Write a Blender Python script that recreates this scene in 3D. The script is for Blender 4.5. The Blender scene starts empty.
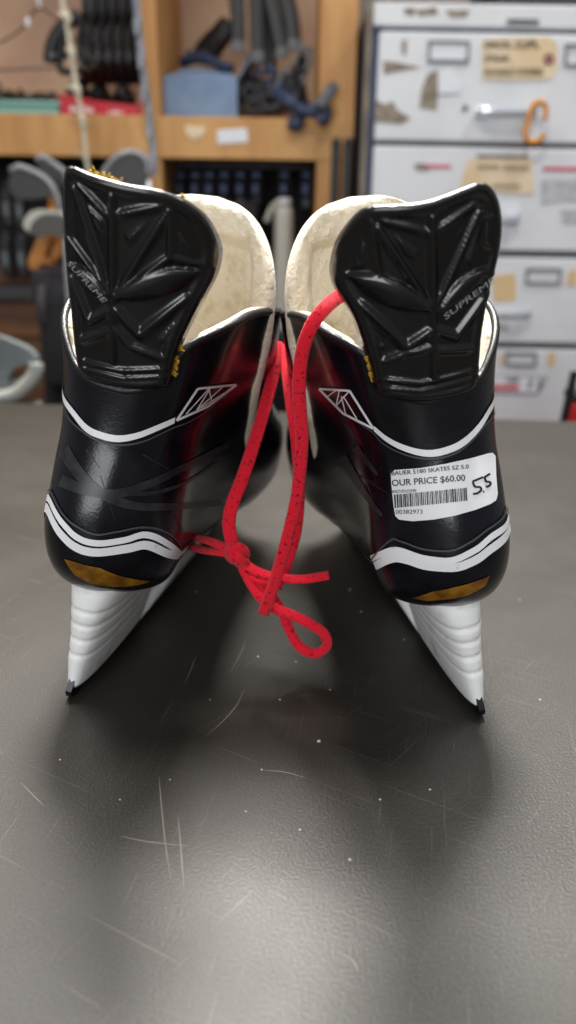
import bpy, bmesh, math, random
from mathutils import Vector, Matrix
from mathutils.bvhtree import BVHTree
from mathutils.geometry import delaunay_2d_cdt

random.seed(4)
SC = bpy.context.scene
COL = SC.collection
R = math.radians
T = 0.90                       # counter height

# ------------------------------------------------------------------ camera
FPX = 770.0
CAMPOS = Vector((0.0, 0.0, T + 0.216))
PITCH, ROLL = R(20.0), R(1.0)
CAMROT = (Matrix.Rotation(math.pi / 2 - PITCH, 3, 'X') @ Matrix.Rotation(ROLL, 3, 'Z'))
cam_data = bpy.data.cameras.new('camera')
cam = bpy.data.objects.new('camera', cam_data)
COL.objects.link(cam)
cam.matrix_world = Matrix.Translation(CAMPOS) @ CAMROT.to_4x4()
cam_data.sensor_fit = 'VERTICAL'
cam_data.sensor_height = 24.0
cam_data.lens = FPX / 1024.0 * 24.0
cam_data.clip_start = 0.02
cam_data.dof.use_dof = True
cam_data.dof.focus_distance = 0.335
cam_data.dof.aperture_fstop = cam_data.lens / 4.5
SC.camera = cam


def ray(px, py):
    return (CAMROT @ Vector(((px - 288.0) / FPX, -(py - 512.0) / FPX, -1.0))).normalized()


def at(px, py, Y):
    d = ray(px, py)
    return CAMPOS + d * (Y / d.y)


def at_z(px, py, z):
    d = ray(px, py)
    return CAMPOS + d * ((z - CAMPOS.z) / d.z)


def proj(p):
    q = CAMROT.transposed() @ (Vector(p) - CAMPOS)
    return (288 + FPX * q.x / -q.z, 512 - FPX * q.y / -q.z)


# ------------------------------------------------------------------ materials
def lin(c):
    out = []
    for v in c:
        v = v / 255.0
        out.append(v / 12.92 if v <= 0.04045 else ((v + 0.055) / 1.055) ** 2.4)
    return (out[0], out[1], out[2], 1.0)


def mat(name, c, rough=0.5, metal=0.0, c2=None, scale=20.0, lo=0.4, hi=0.6, bump=0.0, bscale=200.0,
        coat=0.0, spec=0.5, stretch=None, detail=4.0, trans=0.0, sheen=0.0, bdist=0.002):
    m = bpy.data.materials.new(name)
    m.use_nodes = True
    nt = m.node_tree
    b = nt.nodes['Principled BSDF']
    b.inputs['Base Color'].default_value = lin(c)
    b.inputs['Roughness'].default_value = rough
    b.inputs['Metallic'].default_value = metal
    b.inputs['Specular IOR Level'].default_value = spec
    b.inputs['Coat Weight'].default_value = coat
    b.inputs['Coat Roughness'].default_value = 0.08
    b.inputs['Transmission Weight'].default_value = trans
    if sheen:
        b.inputs['Sheen Weight'].default_value = sheen
    tc = nt.nodes.new('ShaderNodeTexCoord')
    mp = nt.nodes.new('ShaderNodeMapping')
    nt.links.new(tc.outputs['Object'], mp.inputs['Vector'])
    if stretch:
        mp.inputs['Scale'].default_value = stretch
    if c2 is not None:
        n = nt.nodes.new('ShaderNodeTexNoise')
        n.inputs['Scale'].default_value = scale
        n.inputs['Detail'].default_value = detail
        nt.links.new(mp.outputs['Vector'], n.inputs['Vector'])
        r = nt.nodes.new('ShaderNodeValToRGB')
        r.color_ramp.elements[0].position = lo
        r.color_ramp.elements[0].color = lin(c)
        r.color_ramp.elements[1].position = hi
        r.color_ramp.elements[1].color = lin(c2)
        nt.links.new(n.outputs['Fac'], r.inputs['Fac'])
        nt.links.new(r.outputs['Color'], b.inputs['Base Color'])
    if bump:
        n2 = nt.nodes.new('ShaderNodeTexNoise')
        n2.inputs['Scale'].default_value = bscale
        n2.inputs['Detail'].default_value = 3.0
        nt.links.new(mp.outputs['Vector'], n2.inputs['Vector'])
        bp = nt.nodes.new('ShaderNodeBump')
        bp.inputs['Strength'].default_value = bump
        bp.inputs['Distance'].default_value = bdist
        nt.links.new(n2.outputs['Fac'], bp.inputs['Height'])
        nt.links.new(bp.outputs['Normal'], b.inputs['Normal'])
    return m


M = {}


# ------------------------------------------------------------------ mesh helpers
def obj(name, bm, material, parent=None, smooth=False, recalc=True):
    me = bpy.data.meshes.new(name)
    if recalc:
        bmesh.ops.recalc_face_normals(bm, faces=bm.faces)
    bm.to_mesh(me)
    bm.free()
    if smooth:
        for p in me.polygons:
            p.use_smooth = True
    me.materials.append(material)
    o = bpy.data.objects.new(name, me)
    COL.objects.link(o)
    if parent:
        o.parent = parent
    return o


def tag(o, label, cat=None, group=None, kind=None):
    if label: o['label'] = label
    if cat: o['category'] = cat
    if group: o['group'] = group
    if kind: o['kind'] = kind
    return o


def thing(name, label, cat, loc, group=None):
    o = bpy.data.objects.new(name, None)
    o.empty_display_size = 0.05
    COL.objects.link(o)
    o.location = loc
    return tag(o, label, cat, group)


def box(bm, lo, hi, bev=0.0, mtx=None):
    lo, hi = Vector(lo), Vector(hi)
    c = (lo + hi) / 2
    s = hi - lo
    b2 = bmesh.new()
    bmesh.ops.create_cube(b2, size=1.0)
    for v in b2.verts:
        v.co = Vector((v.co.x * s.x, v.co.y * s.y, v.co.z * s.z)) + c
    if bev:
        bmesh.ops.bevel(b2, geom=b2.edges[:], offset=min(bev, 0.45 * min(s)), segments=2, affect='EDGES', profile=0.5)
    if mtx:
        bmesh.ops.transform(b2, matrix=mtx, verts=b2.verts)
    merge(bm, b2)
    return bm


def merge(bm, b2):
    mp = {}
    for v in b2.verts:
        mp[v] = bm.verts.new(v.co)
    for f in b2.faces:
        try:
            bm.faces.new([mp[v] for v in f.verts])
        except ValueError:
            pass
    b2.free()


def catmull(pts, n=8, closed=False):
    pts = [Vector(p) for p in pts]
    out = []
    N = len(pts)
    rng = range(N) if closed else range(N - 1)
    for i in rng:
        if closed:
            p0, p1, p2, p3 = pts[(i - 1) % N], pts[i], pts[(i + 1) % N], pts[(i + 2) % N]
        else:
            p1, p2 = pts[i], pts[i + 1]
            p0 = pts[i - 1] if i > 0 else p1 * 2 - p2
            p3 = pts[i + 2] if i + 2 < N else p2 * 2 - p1
        for k in range(n):
            t = k / n
            out.append(0.5 * ((2 * p1) + (p2 - p0) * t + (2 * p0 - 5 * p1 + 4 * p2 - p3) * t * t
                              + (3 * p1 - p0 - 3 * p2 + p3) * t * t * t))
    if not closed:
        out.append(pts[-1])
    return out


def tube(bm, pts, a, b=None, up=None, seg=10, closed=False, cap=True, taper=None, carry=False):
    """sweep an ellipse (half width a along side, half thickness b along up)."""
    b = a if b is None else b
    N = len(pts)
    rings = []
    fn = up if callable(up) else None
    if fn: up = fn(0.0)
    prev = Vector(up) if up is not None else None
    for i, p in enumerate(pts):
        if closed:
            t = pts[(i + 1) % N] - pts[i - 1]
        else:
            t = pts[min(i + 1, N - 1)] - pts[max(i - 1, 0)]
        t.normalize()
        if fn: up = fn(i / max(1, N - 1))
        ref = Vector(up) if (up is not None and not carry) else (prev or (Vector((0, 0, 1)) if abs(t.z) < 0.9 else Vector((0, 1, 0))))
        s = t.cross(ref)
        if s.length < 1e-5:
            s = t.orthogonal()
        s.normalize()
        n = s.cross(t).normalized()
        if up is None or carry:
            prev = n
        k = taper(i / max(1, N - 1)) if taper else 1.0
        rings.append([bm.verts.new(p + s * (math.cos(2 * math.pi * j / seg) * a * k) + n * (math.sin(2 * math.pi * j / seg) * b * k))
                      for j in range(seg)])
    for i in range(N if closed else N - 1):
        r0, r1 = rings[i], rings[(i + 1) % N]
        for j in range(seg):
            bm.faces.new((r0[j], r0[(j + 1) % seg], r1[(j + 1) % seg], r1[j]))
    if cap and not closed:
        bm.faces.new(rings[0][::-1])
        bm.faces.new(rings[-1])
    return bm


def prism(bm, poly, axis_vec):
    """extrude a closed 3-D polygon by a vector."""
    a = [bm.verts.new(p) for p in poly]
    b = [bm.verts.new(Vector(p) + Vector(axis_vec)) for p in poly]
    n = len(a)
    bm.faces.new(a)
    bm.faces.new(b[::-1])
    for i in range(n):
        bm.faces.new((a[i], b[i], b[(i + 1) % n], a[(i + 1) % n]))
    return bm


def lathe(bm, prof, c, seg=24, axis='Z'):
    rings = []
    for r, h in prof:
        ring = []
        for j in range(seg):
            a = 2 * math.pi * j / seg
            v = Vector((math.cos(a) * r, math.sin(a) * r, h))
            if axis == 'Y':
                v = Vector((v.x, v.z, v.y))
            if axis == 'X':
                v = Vector((v.z, v.x, v.y))
            ring.append(bm.verts.new(Vector(c) + v))
        rings.append(ring)
    for i in range(len(rings) - 1):
        for j in range(seg):
            bm.faces.new((rings[i][j], rings[i][(j + 1) % seg], rings[i + 1][(j + 1) % seg], rings[i + 1][j]))
    bm.faces.new(rings[0][::-1])
    bm.faces.new(rings[-1])
    return bm


def poly_len(pl):
    return [Vector(p) for p in pl]


def cdt(poly, step):
    """triangulate a 2-D polygon with interior points; returns verts2d, tris"""
    pts = []
    n = len(poly)
    for i in range(n):
        a, b = Vector(poly[i]), Vector(poly[(i + 1) % n])
        k = max(1, int((b - a).length / step))
        for j in range(k):
            pts.append(a.lerp(b, j / k))
    nb = len(pts)
    xs = [p.x for p in pts]; ys = [p.y for p in pts]

    def inside(q):
        c = False
        for i in range(nb):
            a, b = pts[i], pts[i - 1]
            if (a.y > q.y) != (b.y > q.y) and q.x < (b.x - a.x) * (q.y - a.y) / (b.y - a.y) + a.x:
                c = not c
        return c
    inner = []
    y = min(ys) + step
    while y < max(ys):
        x = min(xs) + step
        while x < max(xs):
            q = Vector((x, y))
            if inside(q) and min((q - p).length_squared for p in pts) > (0.5 * step) ** 2:
                inner.append(q)
            x += step
        y += step
    v, e, f, *_ = delaunay_2d_cdt(pts + inner, [], [list(range(nb))], 1, 1e-9)
    return v, f


_fc = {}


def text2d(s, bold=0.0):
    """glyph outlines as a flat mesh: verts (x, y) with unit cap size, tris; centred on nothing (x from 0)."""
    cu = bpy.data.curves.new('t', 'FONT')
    cu.body = s
    cu.size = 1.0
    cu.resolution_u = 3
    cu.offset = bold
    o = bpy.data.objects.new('t', cu)
    COL.objects.link(o)
    bpy.context.view_layer.update()
    dg = bpy.context.evaluated_depsgraph_get()
    me = o.evaluated_get(dg).to_mesh()
    vs = [Vector((v.co.x, v.co.y)) for v in me.vertices]
    fs = [tuple(p.vertices) for p in me.polygons]
    o.evaluated_get(dg).to_mesh_clear()
    bpy.data.objects.remove(o)
    bpy.data.curves.remove(cu)
    x0 = min(v.x for v in vs); x1 = max(v.x for v in vs)
    y0 = min(v.y for v in vs); y1 = max(v.y for v in vs)
    return vs, fs, (x0, y0, x1, y1)


def lerp_keys(keys, z):
    if z <= keys[0][0]:
        return keys[0][1:]
    for i in range(len(keys) - 1):
        a, b = keys[i], keys[i + 1]
        if z <= b[0]:
            # catmull-like smooth interpolation
            t = (z - a[0]) / (b[0] - a[0])
            p0 = keys[i - 1] if i > 0 else a
            p3 = keys[i + 2] if i + 2 < len(keys) else b
            out = []
            for k in range(1, len(a)):
                m1 = (b[k] - p0[k]) / max(1e-6, (b[0] - p0[0])) * (b[0] - a[0])
                m2 = (p3[k] - a[k]) / max(1e-6, (p3[0] - a[0])) * (b[0] - a[0])
                t2, t3 = t * t, t * t * t
                out.append((2 * t3 - 3 * t2 + 1) * a[k] + (t3 - 2 * t2 + t) * m1 + (-2 * t3 + 3 * t2) * b[k] + (t3 - t2) * m2)
            return tuple(out)
    return keys[-1][1:]
# ------------------------------------------------------------------ skate geometry
# z, yr (heel side), yf (toe side), half width heel, half width fore, rear cap depth, front cap depth
SL = [
    (0.0590, -0.0030, 0.236, 0.0205, 0.039, 0.042, 0.070),
    (0.0630, -0.0090, 0.242, 0.0232, 0.042, 0.044, 0.070),
    (0.0680, -0.0145, 0.247, 0.0252, 0.0445, 0.046, 0.070),
    (0.077, -0.0195, 0.251, 0.0270, 0.0450, 0.047, 0.070),
    (0.089, -0.0218, 0.250, 0.0280, 0.0445, 0.047, 0.070),
    (0.102, -0.0205, 0.242, 0.0280, 0.0425, 0.047, 0.070),
    (0.116, -0.0165, 0.212, 0.0288, 0.041, 0.046, 0.060),
    (0.130, -0.0115, 0.175, 0.0300, 0.042, 0.046, 0.045),
    (0.145, -0.0090, 0.150, 0.0325, 0.043, 0.047, 0.035),
    (0.160, -0.0085, 0.134, 0.0352, 0.045, 0.048, 0.032),
    (0.175, -0.0105, 0.124, 0.0380, 0.0455, 0.049, 0.030),
    (0.190, -0.0130, 0.118, 0.0405, 0.0455, 0.050, 0.030),
    (0.210, -0.0150, 0.114, 0.0415, 0.0455, 0.050, 0.030),
]
PEXP = 2.0 / 2.25


ZB = 0.059
MEDIAL = 0.008


def shell_pt(u, z, off=0.0):
    """u in [-1, 1]: 0 = back of heel, +-1 = front; off = distance outward"""
    yr, yf, wr, wf, dr, df = lerp_keys(SL, z)
    yr -= off; yf += off; wr += off; wf += off
    a = abs(u)
    s = 1 if u >= 0 else -1
    if a < 0.45:
        al = a / 0.45 * math.pi / 2
        x = wr * math.sin(al) ** PEXP
        y = yr + dr * (1 - math.cos(al) ** PEXP)
    elif a < 0.72:
        t = (a - 0.45) / 0.27
        y0, y1 = yr + dr, yf - df
        y = y0 + (y1 - y0) * t
        tt = t * t * (3 - 2 * t)
        x = wr + (wf - wr) * tt
    else:
        al = (a - 0.72) / 0.28 * math.pi / 2
        x = wf * math.cos(al) ** PEXP
        y = yf - df + df * math.sin(al) ** PEXP
    if s * SIDE > 0 and 0.12 < a < 0.60:
        # the inner side of the sole is fuller than the outer one
        b = math.sin((a - 0.12) / 0.48 * math.pi) ** 1.5
        x += MEDIAL * b * max(0.0, min(1.0, (0.135 - z) / 0.05))
    return Vector((s * x, y, z))


def shell_n(u, z):
    e = 1e-3
    du = shell_pt(u + e, z) - shell_pt(u - e, z)
    dz = shell_pt(u, z + 5e-4) - shell_pt(u, z - 5e-4)
    n = du.cross(dz)
    n.normalize()
    return n


RIM = [(0.0, 0.1575), (0.06, 0.1580), (0.11, 0.1600), (0.15, 0.1625), (0.175, 0.167), (0.195, 0.174), (0.23, 0.1805), (0.32, 0.1865), (0.45, 0.191), (0.6, 0.192), (0.8, 0.189), (1.0, 0.184)]
RIM_OUT = [(0.0, 0.1575), (0.06, 0.1580), (0.11, 0.1600), (0.15, 0.1620), (0.19, 0.1655), (0.24, 0.170), (0.32, 0.1765), (0.45, 0.184), (0.6, 0.188), (0.8, 0.188), (1.0, 0.184)]
SIDE = 1


def rim_z(u):
    """top line of the boot; the inner ankle stands a little higher than the outer one"""
    return lerp_keys(RIM if u * SIDE >= 0 else RIM_OUT, abs(u))[0]


def throat(z):
    """largest |u| the shell reaches at height z (the laced opening)"""
    if z < 0.100: return 1.0
    t = min(1.0, (z - 0.100) / 0.02)
    return 1.0 - 0.06 * t


def guard_y(x, z):
    ks = [(0.140, -0.004), (0.158, -0.0085), (0.175, -0.0145), (0.195, -0.021), (0.215, -0.0275), (0.24, -0.036)]
    return lerp_keys(ks, z)[0] + 9.5 * x * x + 900 * x ** 4 * 2


class Skate:
    def __init__(self, contact_px, yaw, lean, side):
        c = at_z(contact_px[0], contact_px[1], T)
        self.M = Matrix.Translation(c + Vector((0, 0, 0.0006))) @ Matrix.Rotation(-R(yaw), 4, 'Z') @ Matrix.Rotation(R(lean), 4, 'Y')
        self.Mi = self.M.inverted()
        global SIDE
        SIDE = side
        self.side = side            # +1: inner (seen) side is local +x
        bm = bmesh.new()
        nu, nz = 200, 90
        vs = [[bm.verts.new(shell_pt(-1 + 2 * i / nu, ZB + (0.212 - ZB) * j / nz)) for i in range(nu + 1)] for j in range(nz + 1)]
        for j in range(nz):
            for i in range(nu):
                bm.faces.new((vs[j][i], vs[j][i + 1], vs[j + 1][i + 1], vs[j + 1][i]))
        bm.normal_update()
        self.bvh = BVHTree.FromBMesh(bm)
        bm.free()
        bm = bmesh.new()
        n = 90
        vs = [[bm.verts.new((x, guard_y(x, z), z)) for x in [(-0.06 + 0.12 * i / n) for i in range(n + 1)]] for z in [0.135 + 0.12 * j / n for j in range(n + 1)]]
        for j in range(n):
            for i in range(n):
                bm.faces.new((vs[j][i], vs[j][i + 1], vs[j + 1][i + 1], vs[j + 1][i]))
        bm.normal_update()
        self.gbvh = BVHTree.FromBMesh(bm)
        bm.free()
        self.o = self.Mi @ CAMPOS

    def dirl(self, px, py):
        return (self.Mi.to_3x3() @ ray(px, py)).normalized()

    def hit(self, px, py, guard=False):
        h = (self.gbvh if guard else self.bvh).ray_cast(self.o, self.dirl(px, py))
        return h[0]

    def uz(self, px, py):
        """(arc parameter u, z) on the shell under a photo pixel"""
        h = self.hit(px, py)
        if h is None:
            h = self.bvh.find_nearest(self.o + self.dirl(px, py) * 0.36)[0]
        z = h.z
        best = min((((shell_pt(k / 300, z) - h).length_squared, k / 300) for k in range(-300, 301)))
        return Vector((best[1], z))

    def gxz(self, px, py):
        h = self.hit(px, py, True)
        if h is None:
            h = self.gbvh.find_nearest(self.o + self.dirl(px, py) * 0.34)[0]
        return Vector((h.x, h.z))
def on_shell(name, polys, material, parent, off=0.0006, thick=0.0, step=0.004):
    """raised band on the shell: polygons in (u, z)"""
    bm = bmesh.new()
    for poly in polys:
        sc = [Vector((p[0] * 0.17, p[1])) for p in poly]
        v, f = cdt(sc, step)
        vv = []
        for q in v:
            u, z = q.x / 0.17, q.y
            vv.append(bm.verts.new(shell_pt(u, z) + shell_n(u, z) * off))
        for t in f:
            try: bm.faces.new([vv[i] for i in t])
            except ValueError: pass
    # outward facing
    for fc in bm.faces:
        fc.normal_update()
    o = obj(name, bm, material, parent, smooth=True, recalc=False)
    return o


def strip(pts, w0, w1=None, n=5):
    """polygon around a 2-D centre line (in metres of (u*0.17, z))"""
    w1 = w0 if w1 is None else w1
    P = [Vector((p[0] * 0.17, p[1], 0)) for p in pts]
    P = catmull(P, n)
    L, Rr = [], []
    for i, p in enumerate(P):
        t = P[min(i + 1, len(P) - 1)] - P[max(i - 1, 0)]
        t.normalize()
        nrm = Vector((-t.y, t.x, 0))
        k = i / (len(P) - 1)
        w = (w0 + (w1 - w0) * k) / 2
        L.append(p + nrm * w); Rr.append(p - nrm * w)
    return [((q.x / 0.17), q.y) for q in L + Rr[::-1]]


def strip_px(pts, w, n=5, w1=None):
    w1 = w if w1 is None else w1
    P = catmull([Vector((p[0], p[1], 0)) for p in pts], n)
    L, Rr = [], []
    for i, p in enumerate(P):
        t = P[min(i + 1, len(P) - 1)] - P[max(i - 1, 0)]
        t.normalize()
        nrm = Vector((-t.y, t.x, 0))
        ww = (w + (w1 - w) * i / (len(P) - 1)) / 2
        L.append(p + nrm * ww); Rr.append(p - nrm * ww)
    return [(q.x, q.y) for q in L + Rr[::-1]]


def build_shell(sk, root):
    global SIDE
    SIDE = sk.side
    bm = bmesh.new()
    nu, nz = 128, 48
    rows = []
    for j in range(nz + 1):
        f = j / nz
        row = []
        for i in range(nu + 1):
            u0 = -1 + 2 * i / nu
            z = ZB + (rim_z(u0) - ZB) * f
            u = u0 * throat(z)
            yb = shell_pt(u, ZB).y
            zb = ZB + 0.007 * math.sin(max(0.0, min(1.0, (yb - 0.045) / 0.12)) * math.pi) ** 1.5
            z2 = zb + (rim_z(u) - zb) * f
            row.append(bm.verts.new(shell_pt(u, z2)))
        rows.append(row)
    for j in range(nz):
        for i in range(nu):
            bm.faces.new((rows[j][i], rows[j][i + 1], rows[j + 1][i + 1], rows[j + 1][i]))
    # sole
    ring = rows[0][:-1]
    half = len(ring) // 2
    bmesh.ops.remove_doubles(bm, verts=[r[0] for r in rows] + [r[-1] for r in rows], dist=1e-5)
    bmesh.ops.holes_fill(bm, edges=[e for e in bm.edges if e.is_boundary and e.verts[0].co.z < ZB + 0.0075 and e.verts[1].co.z < ZB + 0.0075], sides=0)
    o = obj('boot_shell', bm, M['patent'], root, smooth=True)
    so = o.modifiers.new('thickness', 'SOLIDIFY')
    so.thickness = 0.003
    so.offset = -1.0
    return o


def build_liner(sk, root):
    bm = bmesh.new()
    nu, nz = 72, 14
    rows = []
    for j in range(nz + 1):
        f = j / nz
        row = []
        for i in range(nu + 1):
            u = (-1 + 2 * i / nu) * 0.88
            zt = rim_z(u) + 0.0015 - (0.004 if abs(u) < 0.25 else 0.0)
            z = 0.10 + (zt - 0.10) * f
            off = -0.0075 + 0.0035 * max(0, (f - 0.8) / 0.2) ** 2 - 0.003 * math.sin(min(1, f) * math.pi)
            row.append(bm.verts.new(shell_pt(u, z, off)))
        rows.append(row)
    for j in range(nz):
        for i in range(nu):
            bm.faces.new((rows[j][i], rows[j][i + 1], rows[j + 1][i + 1], rows[j + 1][i]))
    o = obj('liner', bm, M['felt'], root, smooth=True)
    so = o.modifiers.new('padding', 'SOLIDIFY')
    so.thickness = 0.004
    so.offset = 1.0
    return o


def build_collar_trim(sk, root):
    bm = bmesh.new()
    pts = [shell_pt(-0.93 + 1.86 * i / 240, rim_z(-0.93 + 1.86 * i / 240) - 0.0003, -0.0012) for i in range(241)]
    tube(bm, pts, 0.0017, 0.0019, up=(0, 0, 1), seg=8)
    return obj('collar_binding', bm, M['binding'], root, smooth=True)


def build_tongue(sk, root, cx, top, width, lean_top=0.012, tip=None):
    """felt tongue: a curved padded slab standing in the front of the boot"""
    bm = bmesh.new()
    nu, nz = 72, 96
    z0 = 0.085
    def surf(s, f, inner):
        # s -1..1 across, f 0..1 up ; rounded top outline
        z = z0 + (top - z0) * f
        hw = width * (0.78 + 0.22 * min(1, f / 0.6))
        edge = max(0.0, (f - 0.62) / 0.38)
        hw *= (1 - edge ** 2.2) ** (1 / 2.2) if edge < 1 else 0.0
        x = s * hw
        y = 0.150 - (z - z0) * 0.55 if z < 0.15 else 0.1142 - (z - 0.15) * 0.25
        y += lean_top * max(0, f - 0.7) * 2
        y -= 14.0 * x * x
        # padding: thick border, thinner recess
        r = max(abs(s), edge)
        pad = 0.0045 + 0.0060 * max(0.0, min(1.0, (r - 0.64) / 0.09)) - 0.0012 * math.exp(-((r - 0.63) / 0.02) ** 2) + 0.0004 * math.sin(x * 700 + z * 300) * math.sin(z * 900)
        if r > 0.9: pad *= max(0.2, 1 - ((r - 0.9) / 0.1) ** 2 * 0.8)
        return Vector((x + cx, y - (pad if inner else 0.0), z))
    grids = []
    front_faces = []
    for inner in (True, False):
        g = [[bm.verts.new(surf(-1 + 2 * i / nu, (j / nz) ** 0.8, inner)) for i in range(nu + 1)] for j in range(nz + 1)]
        grids.append(g)
        for j in range(nz):
            for i in range(nu):
                fc = bm.faces.new((g[j][i], g[j][i + 1], g[j + 1][i + 1], g[j + 1][i]))
                if not inner: fc.material_index = 1
    a, b = grids
    for j in range(nz):
        bm.faces.new((a[j][0], a[j + 1][0], b[j + 1][0], b[j][0]))
        bm.faces.new((a[j][nu], a[j + 1][nu], b[j + 1][nu], b[j][nu]))
    for i in range(nu):
        bm.faces.new((a[0][i], a[0][i + 1], b[0][i + 1], b[0][i]))
    bmesh.ops.remove_doubles(bm, verts=bm.verts[:], dist=2e-5)
    o = obj('tongue', bm, M['felt'], root, smooth=True)
    o.data.materials.append(M['binding'])
    return o


def seg_d(p, a, b):
    ab = b - a
    t = max(0.0, min(1.0, (p - a).dot(ab) / max(1e-12, ab.length_squared)))
    return (p - (a + ab * t)).length, t


def build_guard(sk, root, outline, ridges, pads, lens):
    """heel guard plate with moulded star ridges"""
    ol = [sk.gxz(*p) for p in catmull_px(outline, 4)]
    rd = [(sk.gxz(*a), sk.gxz(*b), w, h) for a, b, w, h in ridges]
    ln = [(sk.gxz(*a), sk.gxz(*b), w, h) for a, b, w, h in lens]
    pd = [[sk.gxz(*p) for p in poly] for poly in pads]
    v, f = cdt(ol, 0.00075)
    nb = len(ol)
    bm = bmesh.new()
    edges2 = [(ol[i], ol[(i + 1) % nb]) for i in range(nb)]

    def inside(q, pts):
        c = False
        for i in range(len(pts)):
            a, b = pts[i], pts[i - 1]
            if (a.y > q.y) != (b.y > q.y) and q.x < (b.x - a.x) * (q.y - a.y) / (b.y - a.y) + a.x:
                c = not c
        return c

    def height(q):
        d = min(seg_d(q, a, b)[0] for a, b in edges2)
        h = 0.0
        # raised rounded border
        if d < 0.0045:
            h = 0.0016 * math.sin(min(1.0, d / 0.0045) * math.pi) ** 0.7 if d > 0 else 0.0
        for a, b, w, hh in rd:
            dd, t = seg_d(q, a, b)
            if dd < w:
                h = max(h, hh * (1 - dd / w))
        for a, b, w, hh in ln:
            dd, t = seg_d(q, a, b)
            ww = w * math.sin(max(0.02, min(0.98, t)) * math.pi) ** 0.6
            if dd < ww:
                h = max(h, hh * math.sqrt(1 - (dd / ww) ** 2))
        for poly in pd:
            if inside(q, poly):
                dd = min(seg_d(q, poly[i], poly[i - 1])[0] for i in range(len(poly)))
                h = max(h, 0.0013 * max(0.0, 1 - abs(dd - 0.0009) / 0.0009) + (0.0005 if dd > 0.0012 else 0.0))
        return h
    front, back = [], []
    for q in v:
        h = height(q)
        y = guard_y(q.x, q.y)
        front.append(bm.verts.new((q.x, y - h, q.y)))
    for q in v:
        back.append(bm.verts.new((q.x, guard_y(q.x, q.y) + 0.0055, q.y)))
    for t in f:
        bm.faces.new([front[i] for i in t])
        bm.faces.new([back[i] for i in t][::-1])
    be = [e for e in bm.edges if e.is_boundary]
    fi = {vv: i for i, vv in enumerate(front)}
    for e in be:
        a, b = e.verts
        if a in fi and b in fi:
            try: bm.faces.new((a, b, back[fi[b]], back[fi[a]]))
            except ValueError: pass
    o = obj('tendon_guard', bm, M['guard'], root, smooth=False)
    for p in o.data.polygons: p.use_smooth = True
    return o


def catmull_px(pts, n):
    return [(p.x, p.y) for p in catmull([Vector((a, b, 0)) for a, b in pts], n, closed=True)]


def guard_foam(sk, root, path):
    """torn yellow foam fibres along the guard's edge"""
    bm = bmesh.new()
    for (px, py, n, sp) in path:
        for k in range(n):
            q = sk.gxz(px + random.uniform(-sp, sp), py + random.uniform(-sp, sp) * 0.8)
            p = Vector((q.x, guard_y(q.x, q.y) + 0.0035, q.y))
            d = Vector((random.uniform(-1, 1), random.uniform(-1, .6), random.uniform(-.5, 1))).normalized()
            e = Vector((random.uniform(-1, 1), random.uniform(-1, 1), random.uniform(-1, 1)))
            L = random.uniform(0.0008, 0.0020)
            tube(bm, [p, p + d * L * .5 + e * .0004, p + d * L], 0.0003, seg=5)
    o = obj('torn_foam', bm, M['foam'], root, smooth=True)
    o['kind'] = 'stuff'
    o['label'] = 'torn yellow foam'
    return o


def build_holder(sk, root):
    bm = bmesh.new()
    # rear tower with stepped rear face
    def loft(levels, seg=28, p=2.0 / 3.2):
        rings = []
        for z, y0, y1, w, pw in levels:
            ring = []
            for j in range(seg):
                a = 2 * math.pi * j / seg
                c, s = math.cos(a), math.sin(a)
                x = w * math.copysign(abs(s) ** pw, s) + sk.side * 0.0028 * max(0.0, (z - 0.02) / 0.043)
                y = (y0 + y1) / 2 - (y1 - y0) / 2 * math.copysign(abs(c) ** pw, c)
                ring.append(bm.verts.new((x, y, z)))
            rings.append(ring)
        for i in range(len(rings) - 1):
            for j in range(seg):
                bm.faces.new((rings[i][j], rings[i][(j + 1) % seg], rings[i + 1][(j + 1) % seg], rings[i + 1][j]))
        bm.faces.new(rings[0][::-1]); bm.faces.new(rings[-1])
    keys = [(0.006, -0.0065, 0.090, 0.0056), (0.020, -0.0065, 0.088, 0.0082), (0.034, -0.007, 0.086, 0.0100),
            (0.048, -0.009, 0.086, 0.0122), (0.058, -0.009, 0.088, 0.0148), (0.0625, -0.008, 0.092, 0.0162)]
    lv = []
    n = 60
    for k in range(n + 1):
        z = 0.006 + (0.0625 - 0.006) * k / n
        y0, y1, w = lerp_keys(keys, z)
        g = 0.0
        for zc in (0.024, 0.033, 0.042, 0.050):
            d = (z - zc) / 0.0022
            if -1 < d < 1: g = max(g, (1 - abs(d)) * 0.0012)
        lv.append((z, y0 + g, y1, w - g * 0.4, 2.0 / 2.8))
    loft(lv)
    # front tower
    keys = [(0.010, 0.150, 0.252, 0.0044), (0.024, 0.155, 0.252, 0.0075), (0.040, 0.158, 0.248, 0.015), (0.0595, 0.150, 0.240, 0.030)]
    lv = []
    for k in range(21):
        z = 0.010 + (0.0595 - 0.010) * k / 20
        y0, y1, w = lerp_keys(keys, z)
        lv.append((z, y0, y1, w, 2.0 / 2.8))
    loft(lv)
    # bridge between the towers
    prof = [(0.0050, 0.005), (0.0072, 0.013), (0.0085, 0.024), (0.006, 0.031)]
    ring = [(x, z) for x, z in prof] + [(-x, z) for x, z in prof[::-1]]
    prism(bm, [Vector((x, 0.070, z)) for x, z in ring], (0, 0.10, 0))
    o = obj('blade_holder', bm, M['holder'], root, smooth=True)
    # steel runner
    bm = bmesh.new()
    prof = [(-0.0088, 0.0050), (-0.0072, 0.0010), (-0.004, 0.0), (0.15, 0.0), (0.225, 0.0004), (0.245, 0.003), (0.258, 0.009), (0.262, 0.014), (0.256, 0.018), (-0.002, 0.016), (-0.006, 0.010)]
    prism(bm, [Vector((-0.0015, y, z)) for y, z in prof], (0.003, 0, 0))
    ru = obj('runner', bm, M['steel'], root)
    ru['label'] = 'dark steel blade runner'
    return o


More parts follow.
